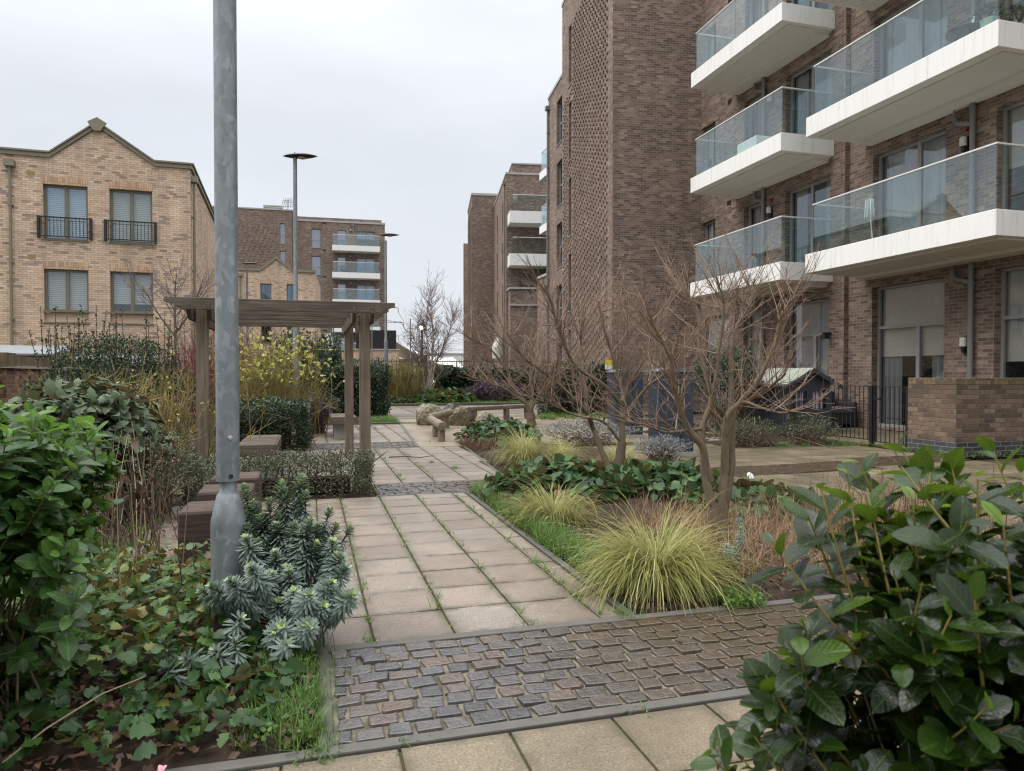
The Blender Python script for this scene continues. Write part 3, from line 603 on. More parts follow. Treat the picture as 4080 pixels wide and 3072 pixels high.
for k in range(4):
    z0 = 4.12 + ST * (k - 1) if k else .06; z1 = 6.50 + ST * (k - 1) if k else 3.36
    fl = ['blind', 'curtain', 'blind', 'curtain'][k]
    if k == 0:
        window(RB, FA, 11.80, 13.80, z0, z1, cols=(.42,), trans=(2.40,), fill='blind+drape', name='french_door', sill=False)
        window(RB, FA, 8.7, 10.67, z0, z1, cols=(.5,), trans=(2.40,), fill='blind', ff=.55, name='french_door', sill=False)
        window(RB, FB, 15.08, 16.86, .9, z1 - .1, cols=(.42,), trans=(2.35,), fill='curtain')
        window(RB, FB, 17.81, 18.80, z0, z1 - .1, trans=(2.35,), fill='blind', name='door', sill=False)
        g = MB(); [fbox(g, FB, 19.6, 20.96, -.16, -.13, z, z + .075) for z in np.arange(.1, 3.15, .09)]; fbox(g, FB, 19.56, 21.0, -.22, -.17, .06, 3.2); g.build('louvred_shutter', M['coping'], RB)
    else:
        window(RB, FA, 11.80, 13.80, z0, z1, cols=(.42,), fill='curtain', name='french_door', sill=False)
        window(RB, FA, 8.7, 10.67, z0, z1, cols=(.5,), fill='blind', ff=.5, name='french_door', sill=False)
        window(RB, FB, 15.08, 16.86, z0, z1 - .1, cols=(.5,), fill='drape', name='french_door', sill=False)
        window(RB, FB, 17.81, 18.80, z0, z1 - .1, fill='curtain', name='door', sill=False)
        window(RB, FB, 20.40, 21.28, z1 - 1.55, z1 - .1, cols=(.5,), fill='blind', ff=.7)
        vent(RB, FB, 19.6, z1 + .22)
        glazed_balcony(RB, 11.2, 12.90, 9.25, 14.05, 3.66 + ST * (k - 1))
        glazed_balcony(RB, 11.2, 12.77, 14.96, 19.27, 3.64 + ST * (k - 1))
        wall_lamp(RB, FA, 11.31, z1 - .52, True); wall_lamp(RB, FB, 17.45, z1 - .55, k == 1)
glazed_balcony(RB, 11.2, 12.90, 9.25, 14.05, 3.66 + ST * 3)
wall_lamp(RB, FA, 11.26, 1.89)
fl = MB(); fl.box(12.55, 12.77, 15.0, 15.09, 2.3, 2.36); fl.box(12.52, 12.66, 14.95, 15.1, 2.2, 2.3); fl.build('floodlight', M['black'], RB)
drainpipe(RB, FA, 11.11, 0, 17, swan=[3.6 + ST * k for k in range(4)]); drainpipe(RB, FB, 17.74, 0, 17, swan=[3.6 + ST * k for k in range(4)])
# tower
TL = Fr(9.7, 21.7, 8, -1); TF = Fr(9.7, 21.7, 98, 1)
tz = [(13.5, 16.0), (10.33, 12.8), (7.15, 9.6), (3.97, 6.4), (.8, 3.2)]
to = [(6.18, 6.72, a, b, .4) for a, b in tz]
wall(RB, TL, 0, 8.05, 0, 17.6, to, name='tower_wall', reveal=.4); wall(RB, TF, 0, 3.3, 0, 17.6, name='tower_wall')
t2 = MB(); fbox(t2, TL, -.03, 8.1, -3.2, .03, 17.6, 17.75); t2.build('tower_coping', M['coping'], RB)
for a, b in tz: window(RB, TL, 6.18, 6.72, a, b, depth=.38, trans=((a + b) / 2,), pane='pane', fill='curtain')
pb = MB(); r_ = np.random.default_rng(5); k = 0
for z in np.arange(.30, 15.9, .075):
    k += 1
    for i in range(0, 32):
        if (k + i) % 4: continue
        u = .62 + i * .225
        if u > 7.62: continue
        if any(o[0] - .08 < u + .1 and u < o[1] + .08 and o[2] - .05 < z < o[3] + .05 for o in to): continue
        if u > 6.0 and z > 13.2: continue
        if z > 14.9 and (u < 1.1 + (z - 14.9) * 1.2): continue
        fbox(pb, TL, u, u + .1025, 0.002, .045, z + .006, z + .069, float(r_.uniform(0, 1)))
pb.build('brick_relief', M['brick_dark'], RB)
# wing beyond the tower
TW = Fr(12.4, 34.4, 6, -1)
wo = [(u0, u1, a, b) for a, b in ((13.2, 15.5), (10.0, 12.3), (6.8, 9.1), (3.6, 5.9), (.5, 2.8)) for u0, u1 in ((-.75, .6),)]
wall(RB, TW, -5.5, 2.55, 0, 16.4, wo, name='wing_wall')
wall(RB, Fr(12.4 + math.sin(R(6)) * 2.55, 34.4 + math.cos(R(6)) * 2.55, 96, -1), 0, 6, 0, 16.4, name='wing_wall')
for a in wo: window(RB, TW, *a[:4], trans=((a[2] + a[3]) / 2,), fill='curtain', pane='pane_far')
c_ = MB(); fbox(c_, TW, -5.5, 2.6, -5, .04, 16.4, 16.55); fbox(c_, TW, -5.5, 1.2, -5, -.3, 16.55, 17.1); c_.build('coping', M['coping'], RB)
drainpipe(RB, TW, 2.35, 0, 15.8, hopper=True)
for zb in (9.55, 12.72): glazed_balcony(RB, 13.05, 15.5, 38.0, 39.7, zb, 2)
an = MB(); an.box(13.2, 15.5, 38.6, 40.5, 0, 7.0); an.build('annex_wall', M['brick_dark'], RB); MB().box(13.13, 15.6, 38.5, 40.6, 7.0, 7.15).build('coping', M['coping'], RB)

# ---- apartment buildings further along
R2 = thing('apartment_building', 'dark brick block past the patterned tower with two white balconies facing the camera', 'apartment building', (13.9, 50.1, 0))
F3 = Fr(13.9, 50.1, 99.6, 1); F3s = Fr(13.9, 50.1, 9.6, -1)
o3 = [(4.35, 5.6, z, z + 2.2) for z in (12.9, 9.75, 6.6)] + [(2.5, 4.2, 3.0, 5.4)]
wall(R2, F3, 0, 9, 0, 16.0, o3); 
os3 = [(u, u + .7, z, z + 2.3) for z in (12.3, 9.1, 5.9, 2.7) for u in (2.2, 6.8)]
wall(R2, F3s, 0, 11.2, 0, 16.0, os3)
for o in o3: window(R2, F3, *o, fill='curtain', pane='pane_far', cols=(.5,))
for o in os3: window(R2, F3s, *o, fill='curtain', trans=((o[2] + o[3]) / 2,))
c_ = MB(); fbox(c_, F3, -.05, 9, -12, .05, 16.0, 16.15); c_.build('coping', M['coping'], R2)
c_ = MB(); fbox(c_, F3, .5, 9, -12, -.5, 16.15, 16.9); c_.build('parapet_wall', M['brick_dark'], R2)
c_ = MB(); fbox(c_, F3, .45, 9, -12, -.45, 16.9, 17.0); c_.build('coping', M['coping'], R2)
for zb in (12.15, 9.1):
    b = MB(); fbox(b, F3, .1, 7, .005, 1.5, zb, zb + .85); b = b.build('balcony', M['white'], R2)
    g = MB(); fbox(g, F3, .35, 6.9, 1.40, 1.42, zb + .86, zb + 2.0); fbox(g, F3, .35, .37, .05, 1.39, zb + .86, zb + 2.0); g.build('glass_panel', M['glass'], b)
    g = MB(); fbox(g, F3, .33, 6.9, 1.38, 1.44, zb + 2.0, zb + 2.05); g.build('handrail', M['rail_pale'], b)
    wall_lamp(R2, F3, 3.6, zb + 2.6)
b = MB(); fbox(b, F3, .15, 8, .005, 1.4, 0, 7.4); b.build('bay_wall', M['brick_dark'], R2)
for z in (6.2, 7.4):
    b = MB(); fbox(b, F3, .05, 8, -.05 if z > 7 else 1.3, 1.5, z, z + .14); b.build('coping', M['coping'], R2)
b = MB(); [fbox(b, F3, u, u + .03, 1.2, 1.23, 7.54, 8.3) for u in np.arange(.9, 6, .16)]; fbox(b, F3, .9, 6, 1.19, 1.24, 8.3, 8.35); b.build('terrace_railing', M['black'], R2)
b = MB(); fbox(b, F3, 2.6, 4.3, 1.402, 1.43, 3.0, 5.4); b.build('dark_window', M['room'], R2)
drainpipe(R2, F3s, .5, 0, 15.4, hopper=True)
R3 = thing('apartment_building', 'plain windowless brick tower at the far end of the right-hand row, beside the birch', 'apartment building', (13.68, 60.6, 0))
F4 = Fr(13.68, 60.6, 99.6, 1); F4s = Fr(13.68, 60.6, 9.6, -1)
b = MB(); fbox(b, F4, 0, 8, -7, 0, 0, 17.0); b.build('wall', M['brick_dark'], R3); b = MB(); fbox(b, F4, -.06, 8, -7, .06, 17.0, 17.2); b.build('coping', M['coping'], R3)
b = MB(); [fbox(b, F4s, u + (k % 6) * .08, u + (k % 6) * .08 + .14, .002, .05, z, z + .11) for k, z in enumerate(np.arange(.5, 16, .15)) for u in np.arange(.3, 6.2, .48)]; b.build('brick_relief', M['brick_dark'], R3)
F5 = Fr(18.4, 86.3, 102, 1); b = MB(); fbox(b, F5, 0, 10, -6, 0, 0, 17.6); R4 = b.build('apartment_building', M['brick_dark']); tag(R4, 'narrow sliver of a brown brick block, the furthest of the right-hand row', 'apartment building')

# ---- tan gabled house
H1 = thing('brick_house', 'tan brick house with a gable and two railed upper windows, nearest on the left', 'house', (-8.1, 27.3, 0))
HF = Fr(-8.1, 27.3, 88, 1); HS = Fr(*HF(4.0, 0, 0)[:2], -2, 1)
ho = [(-.57, .76, 5.86, 7.73), (1.42, 2.76, 5.86, 7.73), (-.57, .76, 3.03, 4.87), (1.42, 2.76, 3.03, 4.87)]
wall(H1, HF, -7, 4.0, 0, 8.62, ho, 'brick_tan', .16); wall(H1, HS, 0, 11, 0, 8.62, (), 'brick_tan')
MB().add([HF(-.36, 0, 8.62), HF(2.85, 0, 8.62), HF(1.09, 0, 9.78)], [(0, 1, 2)]).build('gable_wall', M['brick_tan'], H1)
for o in ho: m = MB(); fbox(m, HF, o[0] - .01, o[1] + .01, .002, .012, o[3], o[3] + .26); m.build('lintel', M['brick_tan_soldier'], H1)
m = MB(); fbox(m, HF, -.6, 2.85, .002, .012, 1.98, 2.24); fbox(m, HF, -.6, 2.85, .013, .02, 2.245, 2.5); m.build('brick_band', M['brick_tan_soldier'], H1)
for o in ho[:2]: window(H1, HF, *o, depth=.16, fm='frame_olive', cols=(.5,), fill='slat', ff=1.0 if o[0] < 0 else .93, pane='pane_blue' if o[0] < 0 else 'pane', fw=.075)
for o in ho[2:]:
    window(H1, HF, o[0], o[1], 3.44, o[3], depth=.16, fm='frame_olive', cols=(.5,), fill='slat', ff=1.0 if o[0] < 0 else .78, pane='pane', fw=.075)
    m = MB(); fbox(m, HF, o[0], o[1], -.16, -.12, 3.07, 3.40); m.build('painted_panel', M['brick_panel'], H1)
    m = MB(); fbox(m, HF, o[0] - .03, o[1] + .03, -.15, .05, 3.03, 3.075); m.build('sill', M['olive'], H1)
for a, b_ in ((-.72, .90), (1.27, 2.90)):
    m = MB(); z0, z1 = 5.96, 6.60
    fbox(m, HF, a, b_, .10, .14, z1 - .02, z1 + .02); fbox(m, HF, a, b_, .10, .14, z0 - .015, z0 + .015)
    [fbox(m, HF, u - .007, u + .007, .112, .128, z0 + .015, z1 - .02) for u in np.linspace(a + .14, b_ - .14, 13)]
    for u in (a, b_ - .07): fbox(m, HF, u, u + .07, 0, .142, z0 - .06, z1 + .03)
    m.build('juliet_rail', M['black'], H1)
m = MB(); pr = [(-7, 8.62), (-.36, 8.62), (1.09, 9.80), (2.85, 8.62), (4.02, 8.62)]
for (ua, za), (ub, zb) in zip(pr[:-1], pr[1:]):
    for o0, o1, dz0, dz1 in ((-.06, .07, 0, .14), (-.3, .12, .141, .20)):
        V = [HF(ua, o0, za + dz0), HF(ub, o0, zb + dz0), HF(ub, o0, zb + dz1), HF(ua, o0, za + dz1)]; V += [HF(ua, o1, za + dz0), HF(ub, o1, zb + dz0), HF(ub, o1, zb + dz1), HF(ua, o1, za + dz1)]
        m.add(V, [(0, 1, 2, 3), (4, 5, 6, 7), (0, 1, 5, 4), (2, 3, 7, 6), (1, 2, 6, 5), (3, 0, 4, 7)])
fbox(m, HS, -.07, 11, -.06, .07, 8.62, 8.76); fbox(m, HS, -.1, 11, -.3, .12, 8.761, 8.82)
m.build('roof_trim', M['olive'], H1)
m = MB(); m.prism([HF(.86, .071, 9.80), HF(.80, .071, 9.93), HF(1.09, .071, 10.10), HF(1.38, .071, 9.93), HF(1.19, .071, 9.64), HF(.99, .071, 9.64)], HF.nn * .07); m.build('gable_cap', M['olive'], H1)
m = MB(); fbox(m, HF, -7, 4, -11, -.31, 8.55, 8.70); m.build('roof', M['coping'], H1)
m = MB(); P0 = [HF(-.36, -.31, 8.70), HF(2.85, -.31, 8.70), HF(1.09, -.31, 9.95)]; m.prism(P0, -HF.nn * 8); m.build('roof', M['coping'], H1)
drainpipe(H1, HF, -1.49, 0, 8.25, mat='olive', hopper=True, rad=.045); drainpipe(H1, HS, .2, 0, 8.25, mat='olive', hopper=True, rad=.045)
for u, z in ((-.91, 8.06), (-.92, 5.25), (-.95, 2.35)): vent(H1, HF, u, z, 'vent_tan', .12, .075)

# ---- second tan house
H2 = thing('brick_house', 'smaller tan gabled house behind the pergola, in front of the brown apartment block', 'house', (-2.4, 55.8, 0))
H2F = Fr(-2.3926, 55.8155, 93, 1)
h2 = [(-1.21, -.42, 5.9, 8.08), (.67, 1.46, 5.9, 8.08), (-1.21, -.42, 3.6, 5.0), (.67, 1.46, 3.6, 5.0)]
wall(H2, H2F, -5, 2.78, 0, 9.0, h2, 'brick_tan', .16); wall(H2, Fr(*H2F(2.78, 0, 0)[:2], 3, 1), 0, 9, 0, 9.0, (), 'brick_tan')
MB().add([H2F(-1.21, 0, 9.0), H2F(1.13, 0, 9.0), H2F(-.05, 0, 9.95)], [(0, 1, 2)]).build('gable_wall', M['brick_tan'], H2)
for o in h2:
    window(H2, H2F, *o, depth=.16, fm='frame_olive', fill='drape', pane='pane_blue', fw=.07)
    m = MB(); fbox(m, H2F, o[0], o[1], .002, .012, o[3], o[3] + .26); m.build('lintel', M['brick_tan_soldier'], H2)
m = MB(); pr = [(-5, 9.0), (-1.21, 9.0), (-.05, 9.95), (1.13, 9.0), (2.82, 9.0)]
for (ua, za), (ub, zb) in zip(pr[:-1], pr[1:]):
    V = [HFp for o in (-.3, .1) for HFp in (H2F(ua, o, za), H2F(ub, o, zb), H2F(ub, o, zb + .2), H2F(ua, o, za + .2))]
    m.add(V, [(0, 1, 2, 3), (4, 5, 6, 7), (0, 1, 5, 4), (2, 3, 7, 6), (1, 2, 6, 5), (3, 0, 4, 7)])
m.build('roof_trim', M['olive'], H2)
m = MB(); fbox(m, H2F, -5, 2.78, -9, -.31, 8.9, 9.1); m.prism([H2F(-1.21, -.31, 9.1), H2F(1.13, -.31, 9.1), H2F(-.05, -.31, 10.1)], -H2F.nn * 7); m.build('roof', M['coping'], H2)
drainpipe(H2, H2F, -2.62, 0, 8.6, mat='olive', hopper=True)
# ---- brown apartment block far left
R5 = thing('apartment_building', 'long brown brick apartment block with stacked white balconies, behind the tan houses', 'apartment building', (1.47, 83.8, 0))
BF = Fr(1.4731, 83.834, 93, 1); bo = []
for k in range(5):
    z = 15.76 - 3.1 * k; bo += [(-1.34, -.30, z, z + 2.18), (1.52, 2.51, z - .05, z + 2.18), (3.73, 5.78, z - .05, z + 2.1)]
wall(R5, BF, -3.4, 6.95, 0, 18.75, bo)
for i, o in enumerate(bo): window(R5, BF, *o, fill='curtain', pane='pane_blue' if i % 3 == 2 else 'pane_far', cols=(.5,) if i % 3 == 2 else (), trans=((o[2] + o[3]) / 2 - .2,) if i % 3 == 0 else (), fw=.09)
lo = [(-4.74, -4.13, 15.95 - 3.1 * k, 18.27 - 3.1 * k) for k in range(4)]
BT = Fr(*BF(0, .6, 0)[:2], 93, 1)
wall(R5, BT, -12, -3.4, 0, 19.7, lo, name='tower_wall')
for o in lo: window(R5, BT, *o, fill='curtain', pane='pane_far', trans=((o[2] + o[3]) / 2 - .2,), fw=.08)
MB().add([BF(-3.4, 0, 0), BF(-3.4, .6, 0), BF(-3.4, .6, 19.7), BF(-3.4, 0, 19.7)], [(0, 1, 2, 3)]).build('wall_step', M['brick_dark'], R5)
b = MB(); [fbox(b, BT, u + (k % 4) * .13, u + (k % 4) * .13 + .2, .002, .035, z, z + .14) for k, z in enumerate(np.arange(9, 18.0, .3)) for u in np.arange(-10.5, -5.3, .55)]; b.build('brick_relief', M['brick_dark'], R5)
b = MB(); fbox(b, BT, -12, -3.3, -10, .06, 19.7, 19.85); fbox(b, BF, -3.3, 7.0, -10, .08, 18.75, 18.95); b.build('coping', M['coping'], R5)
b = MB(); fbox(b, BF, -3.3, 6.6, -10, -.4, 18.95, 19.35); b.build('parapet_wall', M['brick_dark'], R5)
b = MB(); fbox(b, BF, 6.9, 6.94, -12, -.02, 0, 18.7); b.build('side_wall', M['brick_dark'], R5)
b = MB(); [fbox(b, BT, -6.7, -4.6, -3, -2, z, z + .12) for z in np.arange(19.9, 20.7, .17)]; b.build('roof_louvre', M['coping'], R5)
b = MB(); b.tube([BT(-4.0, -2, 19.8), BT(-4.0, -2, 21.4)], .04, 6)
for z, w in ((20.6, .5), (21.0, .6), (21.3, .45)): b.tube([BT(-4 - w, -2, z), BT(-4 + w, -2, z + .12)], .03, 5); [b.tube([BT(-4 - w + 2 * w * i / 5, -2, z - .2 + .12 * i / 5), BT(-4 - w + 2 * w * i / 5, -2, z + .25 + .12 * i / 5)], .02, 4) for i in range(6)]
b.build('aerial', M['pipe'], R5)
for k in range(5):
    zb = 15.3 - 3.07 * k
    b = MB(); fbox(b, BF, 1.0, 6.34, .005, 1.6, zb, zb + .62); b = b.build('balcony', M['white'], R5)
    g = MB(); fbox(g, BF, 1.1, 6.24, 1.5, 1.53, zb + .63, zb + 1.78); fbox(g, BF, 1.1, 1.13, .1, 1.49, zb + .63, zb + 1.78); fbox(g, BF, 6.21, 6.24, .1, 1.49, zb + .63, zb + 1.78); g.build('glass_panel', M['glass'], b)
    g = MB(); fbox(g, BF, 1.08, 6.26, 1.48, 1.55, zb + 1.78, zb + 1.84); g.build('handrail', M['rail_pale'], b)
    wall_lamp(R5, BF, 3.05, zb + 2.6); vent(R5, BF, .1, zb + 3.3, w=.2, h=.08)
drainpipe(R5, BF, 3.34, 0, 18.5, hopper=True, rad=.08)
b = MB(); fbox(b, BF, -3, 8.2, .3, 5.5, 0, 3.9); b.build('terrace_wall', M['brick_tan'], R5); b = MB(); fbox(b, BF, -3, 8.3, .3, 5.6, 3.9, 4.05); b.build('coping', M['coping'], R5)
b = MB(); fbox(b, BF, 3.6, 7.9, 5.3, 5.36, 4.05, 6.1); b.build('dark_screen', M['black'], R5)
b = MB(); fbox(b, BF, -2, 1.0, 5.3, 5.36, 4.05, 5.6); b.build('dark_screen', M['black'], R5)
M['rattan'] = plain('dark_rattan', (.022, .020, .020), .7, vary=.4, scale=40, bump=.6)
M['cush'] = plain('grey_cushion', (.085, .085, .095), .95, vary=.2)
def glow():
    t = NT('lit_lantern'); t.p.inputs['Emission Color'].default_value = (1, .8, .55, 1); t.p.inputs['Emission Strength'].default_value = 2.5; return t.base((.8, .7, .5))
M['lampglow'] = glow()
M['playnavy'] = plain('navy_stained_wood', (.040, .046, .060), .7, vary=.25, scale=9)
# ================================================================== STREET FURNITURE
def lamp_head(parent, x, y, z, L, az):
    m = MB(); n = 15; V = []; a = R(az); dx, dy = math.sin(a), math.cos(a)
    for i in range(n):
        t = i / (n - 1); s = max(.04, (1 - abs(2 * t - 1) ** 2.2)) ; w = .17 * s ** .7; h = .055 * s
        c = (t - .35) * L
        for k in range(12):
            b = k * math.pi / 6; o = w * math.cos(b); v = h * math.sin(b) * (1.1 if math.sin(b) > 0 else .8)
            V.append((x + dx * c - dy * o, y + dy * c + dx * o, z + v))
    F = [(i * 12 + k, i * 12 + (k + 1) % 12, i * 12 + 12 + (k + 1) % 12, i * 12 + 12 + k) for i in range(n - 1) for k in range(12)] + [tuple(range(12))[::-1], tuple((n - 1) * 12 + k for k in range(12))]
    h = m.add(V, F).build('lamp_head', M['black'], parent, smooth=True)
    m = MB(); c = .2 * L; m.tube([(x + dx * c, y + dy * c, z - .052), (x + dx * c, y + dy * c, z - .04)], .10, 14); m.build('lens', M['blind'], h)
    m = MB(); m.tube([(x, y, z + .05), (x, y, z + .085)], .018, 8); m.build('light_sensor', M['black'], h)
def lamp_post(label, x, y, h, prof, head=None, group='galvanised lamp posts'):
    t = thing('street_lamp', label, 'lamp post', (x, y, 0), 0, group)
    MB().lathe(prof, x, y, 28).build('pole', M['galv'], t, smooth=True)
    if head: lamp_head(t, x, y, h + .04, *head)
    return t
near = [(.083, 0), (.083, .55), (.081, .575), (.053, .70), (.0425, .712), (.0425, .765), (.0555, .768), (.0555, .80), (.054, 3.2), (.048, 5.6)]
L1 = lamp_post('thick galvanised lamp post close to the camera, rising out of the blue-green spurge', -.40, 3.76, 5.6, near, (.83, 80))
b = MB()
dv = unit(np.array([.40, -3.76])); 
b.tube([(-.40 + dv[0] * .052 + .012, 3.76 + dv[1] * .052, .985), (-.40 + dv[0] * .066 + .012, 3.76 + dv[1] * .066, .985)], [.012, .008], 10); b.build('bolt', M['coping'], L1)
b = MB(); b.tube([(-.40 + dv[0] * .054 + .014, 3.76 + dv[1] * .054, .795), (-.40 + dv[0] * .0575 + .014, 3.76 + dv[1] * .0575, .795)], .011, 10); b.build('screw_hole', M['black'], L1)
far = [(.075, 0), (.075, 2.55), (.073, 2.6), (.053, 2.66), (.05, 4.5), (.046, 6.5)]
lamp_post('tall lamp post with a flat black head, standing behind the yellow-leaved shrub', -.34, 17.78, 6.5, far, (.83, 106))
lamp_post('lamp post with a flat black head at the far end of the tall hedge', 2.83, 27.79, 6.68, far, (.85, 106))
lamp_post('distant lamp post in front of the smaller tan house', -3.02, 37.3, 6.75, far, (.85, 106))
lamp_post('small far-off lamp post left of the dark terrace screen', 1.9, 62, 6.2, far, (.85, 106))
lamp_post('small far-off lamp post by the corner of the brown balcony block', 5.0, 60.5, 6.4, far, (.85, 106))
lamp_post('thin distant lamp post seen through the left side of the birch', 9.0, 66, 4.6, far, (.9, 106))
for lab, x, y, h in (('tall black column lamp with a glowing lantern, behind the birch', 10.7, 70, 5.7),):
    t = thing('lantern_post', lab, 'lamp post', (x, y, 0)); MB().lathe([(.16, 0), (.16, 2), (.12, 2.1), (.10, h)], x, y, 10).build('pole', M['iron'], t, smooth=True)
    MB().lathe([(.12, h), (.26, h + .25), (.26, h + .4)], x, y, 10).build('lantern', M['lampglow'] if 'lampglow' in M else M['blind'], t); MB().lathe([(.36, h + .4), (.30, h + .62), (.05, h + .75)], x, y, 10).build('lantern_cap', M['iron'], t)
# ---- pergola
PG = thing('pergola', 'weathered timber pergola with four square posts over the left edge of the path', 'pergola', (-.3, 10.5, 0))
for x in (-1.27, .65):
    for y, x in ((9.3, x + (.025 if x > 0 else 0)), (11.75, x - (.05 if x > 0 else 0))): MB().box(x - .068, x + .068, y - .068, y + .068, 0, 2.12).build('post', M['wood_z'], PG, bevel=.008)
    for s in (-1, 1):
        xa = (-1.27 if x < 0 else .64) + s * .11; b = MB(); y0, y1 = 8.97, 12.25
        b.prism([(xa - .024, y0, 2.135), (xa - .024, y0, 2.06), (xa - .024, y0 + .16, 1.95), (xa - .024, y1 - .16, 1.95), (xa - .024, y1, 2.06), (xa - .024, y1, 2.135)], (.048, 0, 0)); b.build('beam', M['wood_y'], PG, bevel=.005)
for y in (9.0, 9.75, 10.5, 11.27, 12.05):
    b = MB(); x0, x1 = -1.64, 1.03
    b.prism([(x0, y - .022, 2.20), (x0, y - .022, 2.15), (x0 + .22, y - .022, 2.065), (x1 - .22, y - .022, 2.065), (x1, y - .022, 2.15), (x1, y - .022, 2.20)], (0, .044, 0)); b.build('rafter', M['wood_x'], PG, bevel=.004)
# ---- benches
def slat_bench(label, x0, x1, y0, y1, n):
    t = thing('bench', label, 'bench', ((x0 + x1) / 2, (y0 + y1) / 2, 0), 0, 'timber benches with concrete feet')
    b = MB(); w = (y1 - y0) / n
    for i in range(n): b.box(x0, x1, y0 + i * w, y0 + (i + 1) * w - .012, .385, .45)
    b.build('seat', M['wood_x'], t, bevel=.004)
    b = MB(); b.box(x0 - .004, x1 + .004, y0 - .02, y0 - .001, .31, .445); b.box(x1 + .002, x1 + .02, y0, y1, .31, .44); b.box(x0 - .02, x0 - .002, y0, y1, .31, .44); b.box(x0 - .004, x1 + .004, y1 + .001, y1 + .02, .31, .445); b.build('apron', M['wood_x'], t)
    for y in (y0 + .12, y1 - .3): MB().box(x0 + .05, x1 - .05, y, y + .18, 0, .384).build('leg', M['concrete'], t, bevel=.006)
slat_bench('slatted timber bench under the pergola, just right of the near lamp post', -.84, -.42, 8.95, 10.38, 24)
slat_bench('timber-topped bench on a concrete block, beyond the pergola by the purple shrub', .40, .86, 14.25, 15.6, 22)
for i, (y, lab) in enumerate(((5.0, 'dark timber cube stool nearest the camera, left of the lamp post'), (5.78, 'middle one of three dark timber cube stools, between the other two'), (6.5, 'dark timber cube stool furthest from the camera, against the low hedge'))):
    t = thing('cube_stool', lab, 'stool', (-.64, y + .2, 0), 0, 'timber cube stools')
    MB().box(-.84, -.44, y, y + .40, .012, .40).build('block', M['stool'], t, bevel=.025)
    MB().box(-.79, -.49, y + .05, y + .35, -.01, .012).build('foot', M['black'], t)
# ---- walls on the right, gate, railings
GW = thing('garden_wall', 'low brown brick garden wall with a brick-on-edge top and dark blue-brick foot, at the right', 'wall', (9.8, 9, 0))
w = MB(); w.prism([(9.67, 8.62, .225), (12.88, 8.62, .225), (12.88, 8.85, .225), (9.90, 8.85, .225), (9.90, 9.54, .225), (9.67, 9.54, .225)], (0, 0, .905)); w.build('wall', M['brick_garden'], GW)
w = MB(); w.prism([(9.668, 8.618, 0), (12.88, 8.618, 0), (12.88, 8.852, 0), (9.902, 8.852, 0), (9.902, 9.542, 0), (9.668, 9.542, 0)], (0, 0, .225)); w.build('brick_foot', M['brick_eng'], GW)
w = MB(); w.prism([(9.667, 8.617, 1.13), (12.88, 8.617, 1.13), (12.88, 8.853, 1.13), (9.903, 8.853, 1.13), (9.903, 9.543, 1.13), (9.667, 9.543, 1.13)], (0, 0, .108)); w.build('coping', M['brick_coping'], GW, bevel=.006)
LW = thing('garden_wall', 'short brick dividing wall between two gardens, half hidden behind the playhouse', 'wall', (11.3, 15.1, 0))
MB().box(10.0, 12.76, 15.0, 15.23, 0, 1.13).build('wall', M['brick_garden'], LW); MB().box(9.995, 12.76, 14.995, 15.235, 1.13, 1.24).build('coping', M['brick_coping'], LW)
def railing(name, label, cat, y0, y1, x, z0, z1, sp, post=None):
    t = thing(name, label, cat, (x, (y0 + y1) / 2, 0)); n = int((y1 - y0) / sp)
    b = MB(); [b.tube([(x, y, z0), (x, y, z1)], .008, 6) for y in np.linspace(y0 + sp / 2, y1 - sp / 2, n)]; b.build('bars', M['black'], t)
    b = MB(); b.box(x - .018, x + .018, y0, y1, z1, z1 + .012); b.box(x - .018, x + .018, y0, y1, z0 - .012, z0); b.build('rails', M['black'], t)
    for y in post or (): MB().box(x - .035, x + .035, y - .035, y + .035, 0, z1 + .02).build('post', M['black'], t)
    return t
railing('railing', 'black vertical-bar railing running from the gate post past the playhouse', 'railing', 10.40, 15.6, 9.70, .12, 1.07, .105, [10.36, 12.5, 14.6])
gt = railing('garden_gate', 'black metal garden gate next to the brick garden wall', 'gate', 9.60, 10.30, 9.70, .10, 1.07, .1)
b = MB(); b.box(9.685, 9.715, 9.60, 10.30, .52, .535); b.box(9.68, 9.72, 9.55, 9.60, .06, 1.09); b.box(9.685, 9.715, 10.28, 10.305, .09, 1.08); b.build('gate_frame', M['black'], gt)
b = MB(); b.box(9.64, 9.68, 10.12, 10.27, .84, .875); b.tube([(9.64, 10.24, .86), (9.62, 10.24, .86), (9.62, 10.24, .93)], .008, 6); b.build('latch', M['black'], gt)
rb = MB(); rb.box(9.66, 9.69, 15.4, 15.46, .35, .85); rb.box(9.655, 9.695, 15.36, 15.5, .82, .9); tag(rb.build('ribbon', plain('pink_ribbon', (.55, .12, .28), .7)), 'bright pink ribbon tied to the black railing behind the bare tree', 'ribbon')
